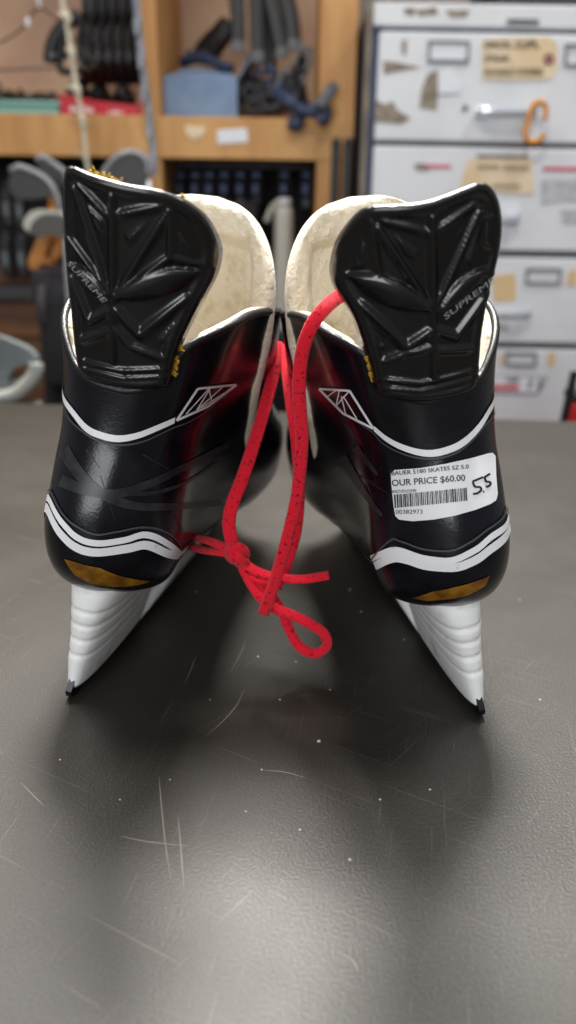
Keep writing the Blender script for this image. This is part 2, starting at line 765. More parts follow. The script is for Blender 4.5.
def px_flat(sk, root, name, s, p0, p1, h, material, guard, off=0.0005, fit=True, bold=0.0, shear=0.0):
    """lettering along the photo line p0 -> p1 (baseline), h pixels tall, laid on the real surface"""
    vs, fs, bb = text2d(s, bold)
    ux = Vector((p1[0] - p0[0], p1[1] - p0[1]))
    L = ux.length
    ux.normalize()
    uy = Vector((ux.y, -ux.x))
    sx = L / (bb[2] - bb[0]); sy = h / 0.72
    bm = bmesh.new()
    vv = []
    for v in vs:
        q = Vector(p0) + ux * ((v.x - bb[0]) * sx + shear * v.y * sy) + uy * (v.y * sy)
        if guard:
            g = sk.gxz(q.x, q.y)
            vv.append(bm.verts.new((g.x, guard_y(g.x, g.y) - off, g.y)))
        else:
            w = sk.uz_fast(q.x, q.y)
            vv.append(bm.verts.new(w[0] + w[1] * off))
    for f in fs:
        try: bm.faces.new([vv[i] for i in f])
        except ValueError: pass
    o = obj(name, bm, material, root, recalc=False)
    return o


def uz_fast(self, px, py):
    h = self.bvh.ray_cast(self.o, self.dirl(px, py))
    if h[0] is None:
        h = self.bvh.find_nearest(self.o + self.dirl(px, py) * 0.36)
    n = h[1]
    if n.dot(self.dirl(px, py)) > 0: n = -n
    return h[0], n
Skate.uz_fast = uz_fast


def px_patch(sk, root, name, polys, material, off=0.0008, step=3.0):
    bm = bmesh.new()
    for poly in polys:
        v, f = cdt([Vector(p) for p in poly], step)
        vv = []
        for q in v:
            p, n = sk.uz_fast(q.x, q.y)
            vv.append(bm.verts.new(p + n * off))
        for t in f:
            try: bm.faces.new([vv[i] for i in t])
            except ValueError: pass
    return obj(name, bm, material, root, smooth=True, recalc=False)
# ------------------------------------------------------------------ skate materials
M['patent'] = mat('patent_black', (7, 7, 10), rough=0.24, c2=(14, 15, 25), scale=90, bump=0.15, bscale=900, coat=0.12, spec=0.4, bdist=0.0006)
M['guard'] = mat('guard_rubber', (14, 14, 16), rough=0.26, bump=0.04, bscale=1200, coat=0.4, bdist=0.0005)
M['felt'] = mat('cream_felt', (232, 221, 198), rough=0.95, c2=(190, 168, 128), scale=60, lo=0.54, hi=0.80, bump=0.9, bscale=520, sheen=0.3, bdist=0.0015, spec=0.1)
M['foam'] = mat('yellow_foam', (200, 158, 48), rough=0.9)
M['binding'] = mat('collar_binding', (20, 20, 22), rough=0.35, bump=0.2, bscale=1500)
M['holder'] = mat('white_plastic', (246, 246, 244), rough=0.42, c2=(196, 190, 176), scale=55, lo=0.56, hi=0.8, bump=0.06, bscale=500)
M['steel'] = mat('runner_steel', (58, 58, 62), rough=0.35, metal=0.9)
M['white_print'] = mat('white_print', (236, 236, 238), rough=0.4, c2=(176, 176, 178), scale=200, lo=0.66, hi=0.8)
M['grey_print'] = mat('grey_print', (44, 45, 49), rough=0.38, c2=(28, 28, 31), scale=160)
M['gold_print'] = mat('gold_print', (176, 122, 34), rough=0.35, metal=0.35, c2=(120, 78, 22), scale=120)
M['seam'] = mat('seam_thread', (66, 68, 72), rough=0.6)
M['lettering'] = mat('silver_lettering', (168, 170, 174), rough=0.35, metal=0.3)
M['paper'] = mat('sticker_paper', (236, 236, 238), rough=0.55, bump=0.03, bscale=300)
M['ink'] = mat('printed_ink', (52, 52, 58), rough=0.6)
M['marker'] = mat('marker_ink', (14, 14, 18), rough=0.5)
M['lace'] = mat('red_lace', (226, 26, 48), rough=0.85, c2=(96, 8, 18), scale=620, lo=0.60, hi=0.70, bump=0.8, bscale=1500, sheen=0.15, detail=2.0, spec=0.15, bdist=0.001)
M['eyelet'] = mat('eyelet_metal', (150, 150, 150), rough=0.3, metal=0.9)
M['scuff'] = mat('scuff', (52, 52, 56), rough=0.5)


def c1(pts): return [(30 + x / 2.1333, 140 + y / 2.1333) for x, y in pts]     # crops used while measuring
def c2(pts): return [(270 + x / 2.2154, 170 + y / 2.2154) for x, y in pts]
def c3(pts): return [(30 + x / 2.1333, 370 + y / 2.1333) for x, y in pts]
def c4(pts): return [(270 + x / 2.2154, 380 + y / 2.2154) for x, y in pts]
def c6(pts): return [(380 + x / 4.43, 440 + y / 4.43) for x, y in pts]


LS = Skate((75.5, 691), 11.7, 11.45, 1)
RS = Skate((476, 709), -10.1, -11.95, -1)
SKATE_DATA = {}

# -------- left skate
gl_out = c1([(70, 92), (74, 66), (88, 56), (130, 73), (200, 93), (262, 104), (300, 116), (335, 134), (372, 166), (396, 210), (402, 245),
             (392, 288), (368, 335), (342, 385), (322, 425), (306, 470), (296, 515), (285, 527), (240, 532), (180, 527), (130, 512), (105, 490), (96, 445), (88, 370), (78, 280), (71, 180)])
W1, H1 = 0.0018, 0.0022
gl_rid = [(a, b, w, h) for (a, b), w, h in [
    (c1([(176, 120), (178, 470)]), 0.0022, 0.0024),
    (c1([(184, 335), (300, 150)]), W1, H1), (c1([(184, 338), (300, 250)]), W1, H1), (c1([(300, 250), (392, 272)]), W1, H1),
    (c1([(300, 250), (303, 150)]), W1, H1), (c1([(190, 160), (290, 140)]), W1, 0.0018),
    (c1([(170, 332), (95, 100)]), W1, H1), (c1([(168, 320), (82, 205)]), W1, H1), (c1([(165, 160), (100, 90)]), W1, 0.0018),
    (c1([(186, 362), (236, 416)]), 0.0025, 0.0025), (c1([(236, 416), (338, 338)]), 0.0025, 0.0025),
    (c1([(170, 365), (128, 388)]), 0.0025, 0.0024), (c1([(128, 388), (90, 290)]), 0.0025, 0.0024),
    (c1([(182, 400), (215, 440)]), 0.0022, 0.0022), (c1([(215, 440), (290, 468)]), 0.0022, 0.0022),
    (c1([(172, 408), (110, 428)]), 0.0022, 0.0022),
    (c1([(108, 470), (200, 492)]), 0.0016, 0.0019), (c1([(200, 492), (296, 488)]), 0.0016, 0.0019),
    (c1([(112, 486), (200, 508)]), 0.0016, 0.0019), (c1([(200, 508), (294, 504)]), 0.0016, 0.0019),
    (c1([(78, 110), (84, 196)]), 0.0016, 0.0019)]]
gl_lens = [(a, b, w, h) for (a, b), w, h in [(c1([(188, 334), (362, 280)]), 0.0046, 0.0032), (c1([(166, 335), (92, 268)]), 0.0036, 0.0028)]]
gl_pad = [c1([(205, 206), (258, 168), (213, 228)]), c1([(315, 184), (362, 258), (322, 242)]), c1([(118, 132), (160, 172), (158, 212), (140, 190)]),
          c1([(270, 432), (318, 372), (308, 432)]), c1([(78, 120), (90, 128), (92, 190), (82, 190)])]
# -------- right skate
gr_out = c2([(214, 84), (250, 78), (282, 77), (350, 69), (420, 44), (466, 28), (490, 38), (506, 66), (514, 110), (512, 155), (503, 205), (490, 250), (478, 310),
             (468, 370), (464, 420), (458, 470), (440, 492), (400, 506), (340, 514), (280, 508), (250, 498), (236, 478), (222, 425), (205, 375), (185, 322), (152, 268), (140, 235), (140, 205), (152, 160), (178, 118)])
gr_rid = [(a, b, w, h) for (a, b), w, h in [
    (c2([(358, 105), (363, 465)]), 0.0022, 0.0024),
    (c2([(352, 302), (236, 128)]), W1, H1), (c2([(352, 308), (240, 235)]), W1, H1), (c2([(240, 235), (222, 115)]), W1, H1), (c2([(240, 235), (165, 234)]), W1, H1),
    (c2([(348, 140), (245, 112)]), W1, 0.0018), (c2([(368, 135), (450, 78)]), W1, 0.0018),
    (c2([(368, 300), (462, 92)]), W1, H1), (c2([(370, 305), (492, 230)]), W1, 0.0018), (c2([(440, 200), (468, 92)]), W1, H1),
    (c2([(352, 358), (300, 392)]), 0.0025, 0.0025), (c2([(300, 392), (196, 298)]), 0.0025, 0.0025),
    (c2([(370, 356), (412, 368)]), 0.0025, 0.0024), (c2([(412, 368), (478, 276)]), 0.0025, 0.0024),
    (c2([(352, 395), (300, 405)]), 0.0022, 0.0022), (c2([(300, 405), (250, 425)]), 0.0022, 0.0022),
    (c2([(368, 400), (448, 396)]), 0.0022, 0.0022),
    (c2([(240, 462), (330, 472)]), 0.0016, 0.0019), (c2([(330, 472), (458, 440)]), 0.0016, 0.0019),
    (c2([(240, 480), (330, 490)]), 0.0016, 0.0019), (c2([(330, 490), (458, 458)]), 0.0016, 0.0019),
    (c2([(496, 95), (492, 175)]), 0.0016, 0.0019)]]
gr_lens = [(a, b, w, h) for (a, b), w, h in [(c2([(180, 236), (350, 308)]), 0.0046, 0.0032), (c2([(376, 308), (474, 220)]), 0.0040, 0.0028)]]
gr_pad = [c2([(172, 222), (210, 150), (214, 214)]), c2([(274, 140), (328, 180), (322, 200), (296, 190)]), c2([(386, 182), (436, 112), (424, 142), (392, 176)]),
          c2([(470, 102), (496, 96), (490, 180), (468, 172)]), c2([(205, 310), (270, 372), (250, 400), (232, 392)])]


def mirror_u(polys):
    return polys + [[(-p[0], p[1]) for p in poly] for poly in polys]


def build_skate(sk, label, D):
    global SIDE
    SIDE = sk.side
    root = bpy.data.objects.new('ice_skate', None)
    COL.objects.link(root)
    root.matrix_world = sk.M
    tag(root, label, 'ice skate')
    root['group'] = 'pair of used hockey skates'
    del root['group']
    shell = build_shell(sk, root)
    build_liner(sk, root)
    build_collar_trim(sk, root)
    build_tongue(sk, root, **D['tongue'])
    g = build_guard(sk, root, D['g_out'], D['g_rid'], D['g_pad'], D['g_lens'])
    px_flat(sk, g, 'lettering', 'SUPREME', *D['g_text'], M['lettering'], True, off=0.0034, shear=D.get('g_shear', 0.3))
    guard_foam(sk, root, D['foam'])
    build_holder(sk, root)
    s = sk.side

    def path(pts):
        return [tuple(sk.uz(*p)) for p in pts]
    def wrap(pp):
        # carry the band on round the outer side as it runs on the inner side
        pp = sorted(pp, key=lambda q: q[0] * s)
        u0, z0 = pp[0][0] * s, pp[0][1]
        inner = [(q[0] * s, q[1]) for q in pp if q[0] * s > abs(u0) + 0.03]
        if not inner: return pp
        zi = min(((abs(q[0] * s - abs(u0)), q[1]) for q in pp if q[0] * s > 0))[1]
        ext = [(-q[0] * s, q[1] + (z0 - zi) * max(0.0, 1 - (q[0] - abs(u0)) / 0.15)) for q in inner]
        return ext[::-1] + pp
    # white chevron below the collar
    for nm, key, w, mt, off in (('white_stripe', 'upper', 0.0029, M['white_print'], 0.0006), ('heel_stripe', 'lowA', 0.0029, M['white_print'], 0.0006),
                                ('heel_stripe', 'lowB', 0.0040, M['white_print'], 0.0006),
                                ('seam', 'seam', 0.0009, M['seam'], 0.0007), ('seam', 'seam2', 0.0008, M['seam'], 0.0007)):
        if key not in D: continue
        pp = wrap(path(D[key]))
        on_shell(nm, [strip(pp, w)], mt, shell, off)
    on_shell('gold_stripe', [path(D['gold'])], M['gold_print'], shell, 0.0005)
    # outlined triangle panel
    px_patch(sk, shell, 'triangle_emblem', [strip_px(l, 2.3, 1) for l in D['tri']] + [strip_px(l, 1.2, 1) for l in D['tri_in']], M['white_print'], 0.0009)
    if 'grey' in D:
        px_patch(sk, shell, 'grey_cross_stripe', [strip_px(l, w0, 6, w1) for l, w0, w1 in D['grey']], M['grey_print'], 0.0004)
    if 'scuff' in D:
        px_patch(sk, shell, 'scuff', [strip_px(l, w, 2, .3) for l, w in D['scuff']], M['scuff'], 0.0003)
    # eyelets and crossing laces across the throat
    for q in (-1, 1):
        for k in range(6):
            z = 0.108 + k * 0.0125
            u = q * (throat(z) - 0.045)
            p = shell_pt(u, z); n = shell_n(u, z)
            if n.dot(p - Vector((0, 0.05, z))) < 0: n = -n
            bm = bmesh.new()
            lathe(bm, [(0.0012, 0), (0.0030, 0.0001), (0.0033, 0.0006), (0.0027, 0.0011), (0.0014, 0.0008)], (0, 0, 0), 14)
            bmesh.ops.transform(bm, matrix=Matrix.Translation(p + n * 0.0002) @ n.to_track_quat('Z', 'Y').to_matrix().to_4x4(), verts=bm.verts)
            obj('eyelet', bm, M['eyelet'], shell, smooth=True)
    bm = bmesh.new()
    pts = []
    for k in range(6):
        z = 0.108 + k * 0.0125
        u = (throat(z) - 0.045)
        a, b = shell_pt(-u, z, 0.0016), shell_pt(u, z, 0.0016)
        m = (a + b) / 2 + Vector((0, 0.006, 0.003))
        tube(bm, catmull([a, m, b], 8), 0.003, 0.001, up=(0, 1, .5), seg=8)
        if k < 5:
            a2 = shell_pt(u, z + 0.0125, 0.0026)
            m2 = (a + a2) / 2 + Vector((0, 0.008, 0))
            tube(bm, catmull([a, m2, a2], 8), 0.003, 0.001, up=(0, 1, .5), seg=8)
    obj('lace_rows', bm, M['lace'], root, smooth=True)
    return root, shell


D = dict(
    tongue=dict(cx=0.0, top=0.236, width=0.046),
    g_out=gl_out, g_rid=gl_rid, g_pad=gl_pad, g_lens=gl_lens,
    g_text=[c1([(86, 262)])[0], c1([(164, 346)])[0], 5.2],
    foam=[(88, 171, 7, 2.5), (94, 174, 9, 2.5), (100, 177, 9, 2.5), (107, 180, 8, 2.5), (113, 183, 6, 2), (150, 190, 3, 2), (178, 196, 4, 2), (177, 350, 14, 2.5), (173, 360, 22, 2.5), (170, 368, 34, 3), (169, 374, 22, 2.5)],
    upper=c3([(64, 30), (72, 52), (92, 88), (122, 124), (152, 139), (188, 146), (230, 139), (272, 122), (308, 106)]),
    lowA=c3([(46, 282), (74, 330), (108, 360), (150, 369), (200, 362), (246, 351), (292, 371), (334, 379)]),
    lowB=c3([(42, 302), (68, 350), (104, 380), (150, 388), (208, 380), (250, 373), (294, 391), (318, 394)]),
    seam=c3([(50, 266), (90, 326), (140, 350), (182, 345), (246, 335), (300, 354), (346, 366)]),
    seam2=c3([(78, 90), (110, 128), (150, 152), (190, 160), (240, 152), (300, 124), (340, 108), (420, 50)]),
    gold=c3([(74, 402), (100, 409), (150, 421), (190, 437), (236, 447), (256, 449), (226, 458), (180, 461), (130, 454), (96, 436)]),
    tri=[c3([(310, 106), (355, 38)]), c3([(355, 38), (437, 30)]), c3([(437, 30), (376, 76), (310, 106)])],
    tri_in=[c3([(330, 92), (380, 36)]), c3([(352, 84), (382, 36)]), c3([(352, 84), (408, 34)]), c3([(362, 78), (410, 48)]), c3([(378, 36), (384, 66)])],
    grey=[(c3([(66, 236), (120, 256), (182, 264), (260, 240), (330, 206), (420, 160)]), 12, 5), (c3([(72, 170), (110, 226), (160, 268), (230, 290), (320, 290), (410, 284)]), 13, 5),
          (c3([(180, 262), (260, 262), (330, 240), (400, 196)]), 5, 2)],
    scuff=[(c3([(150, 225), (180, 320)]), .8), (c3([(120, 170), (150, 210)]), .8), (c3([(240, 180), (300, 215)]), .7), (c3([(300, 290), (330, 350)]), .8)],
)
skate_l, shell_l = build_skate(LS, 'black hockey skate on the left without a price sticker, knotted red lace beside its blade', D)
D2 = dict(
    tongue=dict(cx=0.0, top=0.237, width=0.046),
    g_out=gr_out, g_rid=gr_rid, g_pad=gr_pad, g_lens=gr_lens,
    g_text=[c2([(382, 330)])[0], c2([(490, 246)])[0], 5.6],
    foam=[(374, 368, 26, 3), (376, 377, 30, 3), (371, 360, 12, 3), (479, 344, 14, 2), (480, 338, 8, 2)],
    upper=c4([(482, 70), (462, 103), (430, 136), (392, 155), (350, 162), (302, 151), (262, 131), (232, 106)]),
    lowA=c4([(521, 322), (490, 346), (450, 378), (400, 399), (342, 394), (292, 378), (262, 380), (226, 395)]),
    lowB=c4([(521, 345), (490, 372), (450, 400), (410, 414), (350, 411), (302, 397), (270, 395), (234, 411)]),
    seam=c4([(516, 301), (480, 331), (440, 360), (400, 377), (342, 374), (292, 357), (262, 361), (212, 385)]),
    seam2=c4([(476, 98), (440, 140), (400, 166), (350, 174), (300, 164), (250, 138), (226, 112), (180, 80), (130, 40)]),
    gold=c4([(314, 481), (360, 467), (410, 457), (450, 446), (486, 432), (476, 454), (440, 474), (400, 483), (345, 487)]),
    tri=[c4([(112, 18), (180, 22)]), c4([(180, 22), (232, 106)]), c4([(232, 106), (165, 72), (112, 18)])],
    tri_in=[c4([(130, 36), (152, 20)]), c4([(150, 56), (158, 20)]), c4([(150, 56), (178, 24)]), c4([(172, 76), (162, 34)]), c4([(196, 84), (166, 34)])],
    grey=[(c4([(160, 170), (210, 250), (250, 300)]), 10, 3), (c4([(190, 150), (240, 210)]), 8, 3)],
    scuff=[(c4([(200, 180), (240, 300)]), .8), (c4([(180, 200), (260, 250)]), .9), (c4([(215, 160), (195, 240)]), .8), (c4([(150, 190), (240, 230)]), .7)],
)
skate_r, shell_r = build_skate(RS, 'black hockey skate on the right with the white price sticker on its heel', D2)

# price sticker on the right skate
st = px_patch(RS, shell_r, 'price_sticker', [c6([(72, 130), (180, 122), (290, 104), (390, 82), (470, 60), (488, 58), (500, 72), (504, 160), (511, 240), (504, 268), (480, 284), (420, 308), (330, 334), (240, 350), (150, 357), (92, 350), (76, 335), (68, 290), (58, 190), (56, 145)])], M['paper'], 0.0012, 2.5)
st['label'] = 'white price sticker'


def stext(s, p0, p1, h, m=None, bold=0.0, shear=0.0, name='lettering'):
    a, b = c6([p0, p1])
    return px_flat(RS, st, name, s, a, b, h / 4.43, m or M['ink'], False, off=0.0016, bold=bold, shear=shear)


stext('BAUER 5180 SKATES SZ 5.0', (62, 154), (386, 126), 19, bold=0.01)
stext('OUR PRICE $60.00', (64, 202), (372, 181), 29, bold=0.012)
stext('INOVENDE9E', (66, 233), (168, 229), 14)
stext('100382973', (70, 324), (194, 323), 19)
bars = []
x = 72.0
random.seed(11)
while x < 380:
    w = random.choice([2.6, 3.4, 5.2, 6.5])
    t0, t1 = (x - 72) / 308, (min(384, x + w) - 72) / 308
    y0, y1 = 240 - 28 * t0, 240 - 28 * t1
    hgt0, hgt1 = 58 - 2 * t0, 58 - 2 * t1
    dx = 6
    bars.append(c6([(x, y0), (min(384, x + w), y1), (min(384, x + w) + dx * .6, y1 + hgt1), (x + dx * .6, y0 + hgt0)]))
    x += w + random.choice([2.4, 3.2, 4.4])
px_patch(RS, st, 'barcode', bars, M['ink'], 0.0016, 3.0)
hand = [[(446, 166), (420, 178), (404, 186), (412, 208), (432, 210), (438, 222), (424, 236), (404, 240)],
        [(446, 232), (450, 228)],
        [(474, 152), (462, 160), (452, 168), (458, 186), (472, 188), (476, 198), (466, 208), (456, 208)]]
px_patch(RS, st, 'handwriting', [strip_px(c6(l), w, 4) for l, w in zip(hand, (2.1, 2.2, 2.1))], M['marker'], 0.0017, 2.0)
# ------------------------------------------------------------------ loose red laces
def lace(parent, pts, w=0.0031, t=0.0011, up=(0, -1, 0.35), name='lace', n=10, seg=12, carry=False):
    """pts: (px, py, Y) along the strand"""
    Mi = parent.matrix_world.inverted()
    P = catmull([at(*p) for p in pts], n)
    bm = bmesh.new()
    tube(bm, P, w, t, up=up, seg=seg, carry=carry)
    bmesh.ops.transform(bm, matrix=Mi, verts=bm.verts)
    return obj(name, bm, M['lace'], parent, smooth=True)


bpy.context.view_layer.update()


def on_boot(sk, px, py, gap=0.0035):
    """forward distance of the boot under a pixel, minus a gap"""
    h = sk.hit(px, py)
    w = sk.M @ h
    return w.y - gap


RB = [(332, 302), (321, 312), (312, 324), (305, 340), (302, 356)]
# over the collar of the right skate, down to the free tip
yr_ = on_boot(RS, 321, 312, 0.0)
lace(skate_r, [(358, 290, yr_ + .018), (346, 293, yr_ + .012), (334, 300, yr_ + .003), (322, 311, yr_ - .004), (312, 325, yr_ - .0065), (305, 342, yr_ - .006), (301, 360, yr_ - .004), (299, 385, yr_ - .002), (300, 410, yr_), (302, 435, yr_ + .002), (301, 460, yr_ + .004),
               (297, 495, yr_ + .007), (290, 527, yr_ + .009), (281, 560, yr_ + .011), (272, 590, yr_ + .012), (263, 614, yr_ + .014)], up=(0, -1, .1), w=.0029, t=.0013)
# second strand of the right skate, from its throat behind the first
lace(skate_r, [(284, 345, .425), (287, 375, .41), (292, 410, .395), (297, 445, .385), (299, 490, .38), (296, 530, .376), (287, 562, .37), (276, 588, .365)])
# left skate, from the throat to the knot
lace(skate_l, [(276, 342, .42), (274, 370, .41), (264, 410, .395), (252, 450, .38), (241, 482, .37), (232, 505, .364), (229, 525, .36), (233, 545, .357), (237, 553, .355)], w=0.0034)
# knot
bm = bmesh.new()
k = at(237, 553, .355)
Mi = skate_l.matrix_world.inverted()
loop = [k + Vector((math.cos(a) * 0.0034, -0.0035 * math.sin(a * 1.0) - 0.001, math.sin(a) * 0.0046)) for a in [2 * math.pi * i / 24 for i in range(24)]]
tube(bm, loop, 0.0033, 0.0022, up=(0, -1, 0), seg=10, closed=True)
tube(bm, catmull([k + Vector((-.004, -.003, .004)), k + Vector((0, -.006, 0)), k + Vector((.004, -.003, -.005))], 6), 0.0036, 0.0018, up=(0, -1, 0))
bmesh.ops.transform(bm, matrix=Mi, verts=bm.verts)
obj('knot', bm, M['lace'], skate_l, smooth=True)
# two strands from the knot to the left skate's blade holder
lace(skate_l, [(236, 552, .355), (222, 546, .358), (206, 540, .366), (192, 538, .378), (180, 540, .392)], up=(0, -.6, 1), w=.0026)
lace(skate_l, [(236, 554, .355), (220, 552, .358), (204, 550, .366), (188, 546, .378), (178, 543, .392)], up=(0, -.6, 1), w=.0026)
# end that runs right
lace(skate_l, [(236, 553, .355), (248, 566, .352), (264, 574, .35), (282, 578, .348), (304, 579, .347), (329, 575, .347)], up=(0, -.5, 1), w=.0028)
lace(skate_l, [(238, 556, .354), (244, 568, .352), (254, 577, .35), (268, 580, .349), (280, 576, .350)], up=(0, -.5, 1), w=.0026)
# hanging bow loop
lace(skate_l, [(238, 556, .354), (247, 576, .350), (258, 594, .347), (272, 607, .345), (292, 615, .343), (312, 625, .342), (324, 634, .342), (327, 645, .342), (318, 653, .342), (306, 651, .342),
               (296, 642, .343), (288, 626, .344), (281, 610, .346), (270, 594, .348), (256, 578, .351), (242, 560, .355)], up=(0.25, -1, .35), w=.0026)
# aglets
# ------------------------------------------------------------------ counter
def table_mat():
    m = bpy.data.materials.new('counter_laminate')
    m.use_nodes = True
    nt = m.node_tree
    b = nt.nodes['Principled BSDF']
    tc = nt.nodes.new('ShaderNodeTexCoord')
    n = nt.nodes.new('ShaderNodeTexNoise'); n.inputs['Scale'].default_value = 900; n.inputs['Detail'].default_value = 2
    nt.links.new(tc.outputs['Object'], n.inputs['Vector'])
    r = nt.nodes.new('ShaderNodeValToRGB')
    r.color_ramp.elements[0].position = .35; r.color_ramp.elements[0].color = lin((33, 30, 25))
    r.color_ramp.elements[1].position = .7; r.color_ramp.elements[1].color = lin((52, 48, 41))
    nt.links.new(n.outputs['Fac'], r.inputs['Fac'])
    n2 = nt.nodes.new('ShaderNodeTexNoise'); n2.inputs['Scale'].default_value = 14; n2.inputs['Detail'].default_value = 6
    nt.links.new(tc.outputs['Object'], n2.inputs['Vector'])
    mr = nt.nodes.new('ShaderNodeMapRange')
    mr.inputs['From Min'].default_value = .3; mr.inputs['From Max'].default_value = .7
    mr.inputs['To Min'].default_value = .42; mr.inputs['To Max'].default_value = .53
    nt.links.new(n2.outputs['Fac'], mr.inputs['Value'])
    # fine scratches
    add = None
    cols = r.outputs['Color']
    for i, (rot, sc) in enumerate(((0.5, (1, 60, 1)), (-0.9, (1, 66, 1)), (1.75, (1, 72, 1)))):
        m0 = nt.nodes.new('ShaderNodeMapping')
        m0.inputs['Rotation'].default_value = (0, 0, rot)
        nt.links.new(tc.outputs['Object'], m0.inputs['Vector'])
        mp = nt.nodes.new('ShaderNodeMapping')
        mp.inputs['Scale'].default_value = sc
        nt.links.new(m0.outputs['Vector'], mp.inputs['Vector'])
        ns = nt.nodes.new('ShaderNodeTexNoise'); ns.inputs['Scale'].default_value = 15 + 4 * i; ns.inputs['Detail'].default_value = 2
        nt.links.new(mp.outputs['Vector'], ns.inputs['Vector'])
        rr = nt.nodes.new('ShaderNodeValToRGB')
        rr.color_ramp.elements[0].position = .70; rr.color_ramp.elements[0].color = (0, 0, 0, 1)
        rr.color_ramp.elements[1].position = .74; rr.color_ramp.elements[1].color = (1, 1, 1, 1)
        nt.links.new(ns.outputs['Fac'], rr.inputs['Fac'])
        mx = nt.nodes.new('ShaderNodeMixRGB')
        mx.inputs['Color2'].default_value = lin((92, 88, 84))
        ml = nt.nodes.new('ShaderNodeMath'); ml.operation = 'MULTIPLY'; ml.inputs[1].default_value = 0.6
        nt.links.new(rr.outputs['Color'], ml.inputs[0])
        nt.links.new(ml.outputs[0], mx.inputs['Fac'])
        nt.links.new(cols, mx.inputs['Color1'])
        cols = mx.outputs['Color']
    nt.links.new(cols, b.inputs['Base Color'])
    nt.links.new(mr.outputs['Result'], b.inputs['Roughness'])
    b.inputs['Specular IOR Level'].default_value = 0.5
    bp = nt.nodes.new('ShaderNodeBump'); bp.inputs['Strength'].default_value = 0.35; bp.inputs['Distance'].default_value = 0.0006
    nt.links.new(n.outputs['Fac'], bp.inputs['Height'])
    nt.links.new(bp.outputs['Normal'], b.inputs['Normal'])
    return m


M['counter'] = table_mat()
M['counter_body'] = mat('counter_body', (70, 62, 54), rough=0.6, c2=(60, 52, 46), scale=8)
counter = thing('shop_counter', 'dark grey speckled laminate shop counter with scratches, under the skates', 'counter', (0, 0.5, 0))
eL, eR = at_z(20, 403, T), at_z(540, 420, T)
dx = (eR.y - eL.y) / (eR.x - eL.x)
yl = lambda x: eL.y + dx * (x - eL.x)
bm = bmesh.new()
x0, x1 = -1.1, 1.1
prism(bm, [Vector((x0, -0.25, T)), Vector((x1, -0.25, T)), Vector((x1, yl(x1), T)), Vector((x0, yl(x0), T))], (0, 0, -0.035))
bmesh.ops.bevel(bm, geom=bm.edges[:], offset=0.003, segments=2, affect='EDGES')
for v in bm.verts: v.co -= Vector((0, 0.5, 0))
obj('countertop', bm, M['counter'], counter)
bm = bmesh.new()
box(bm, (x0 + .05, -0.70, 0.0), (x1 - .05, 0.40, T - 0.035), 0.004)
obj('counter_base', bm, M['counter_body'], counter)
# crumbs
M['crumb'] = mat('crumb', (190, 182, 165), rough=0.9)
bm = bmesh.new()
random.seed(8)
for (px, py, r) in [(319, 742, .0009), (262, 770, .0005), (210, 700, .0004), (330, 690, .0004), (246, 812, .0004), (380, 800, .0005), (120, 800, .0004), (404, 640, .0004), (350, 590, .0006), (361, 612, .0005), (258, 657, .0006), (196, 592, .0005), (296, 662, .0004),
                    (300, 830, .0004), (170, 780, .0004), (430, 790, .0005), (520, 600, .0005), (540, 700, .0004), (350, 860, .0005), (60, 760, .0004), (280, 700, .0004)]:
    p = at_z(px, py, T)
    b2 = bmesh.new()
    bmesh.ops.create_icosphere(b2, subdivisions=1, radius=r)
    for v in b2.verts:
        v.co = Vector((v.co.x * random.uniform(.7, 1.5), v.co.y * random.uniform(.7, 1.4), v.co.z * .7)) + p + Vector((0, 0, r * .5))
    merge(bm, b2)
tag(obj('crumbs', bm, M['crumb'], None), 'tiny pale crumbs scattered on the dark counter', 'crumbs', kind='stuff')

M['scratch'] = mat('scratch', (112, 106, 96), rough=0.6)
for pl in ([(159, 776), (161, 800), (165, 840), (171, 880)], [(178, 815), (181, 850), (184, 890)], [(244, 690), (236, 706), (222, 722), (206, 736)], [(262, 770), (285, 772), (306, 778)], [(345, 955), (354, 962), (358, 972)],
           [(20, 782), (34, 796), (44, 806)], [(120, 836), (150, 842), (190, 846)], [(246, 640), (240, 655), (230, 672)], [(196, 655), (190, 672), (184, 684)]):
    bm = bmesh.new()
    tube(bm, [p - Vector((0, .5, 0)) for p in catmull([at_z(a, b, T + 0.00005) for a, b in pl], 6)], 0.00022, 0.00008, up=(0, 0, 1), seg=6, taper=lambda t: .3 + math.sin(t * math.pi))
    obj('scratch', bm, M['scratch'], counter)
# ------------------------------------------------------------------ background materials
M['maple'] = mat('maple_veneer', (204, 154, 92), rough=0.55, c2=(186, 134, 76), scale=3, stretch=(6, 6, 1.2))
M['panel'] = mat('shelf_back_panel', (206, 174, 142), rough=0.7, c2=(188, 154, 130), scale=5)
M['dark_panel'] = mat('dark_panel', (34, 30, 30), rough=0.7, c2=(46, 40, 40), scale=18)
M['brown_wood'] = mat('brown_wood', (104, 66, 34), rough=0.55, c2=(74, 44, 22), scale=4, stretch=(1, 1, 8))
M['black_plastic'] = mat('black_plastic', (22, 22, 24), rough=0.4)
M['charcoal'] = mat('charcoal_rubber', (48, 48, 50), rough=0.55)
M['grey_tip'] = mat('grey_tip', (98, 100, 102), rough=0.5)
M['navy'] = mat('navy_webbing', (30, 40, 64), rough=0.6, c2=(46, 60, 92), scale=60)
M['blue_card'] = mat('pale_blue_card', (124, 146, 174), rough=0.75, c2=(108, 130, 162), scale=12)
M['red_card'] = mat('red_box', (188, 28, 46), rough=0.5)
M['white_paint'] = mat('white_lettering_paint', (225, 222, 222), rough=0.6)
M['teal'] = mat('teal_plastic', (128, 184, 174), rough=0.45)
M['bits'] = mat('brown_hardware', (92, 76, 58), rough=0.6, c2=(54, 48, 42), scale=60)
M['cabinet'] = mat('cabinet_enamel', (222, 224, 227), rough=0.42, c2=(206, 208, 212), scale=7, lo=0.45, hi=0.8)
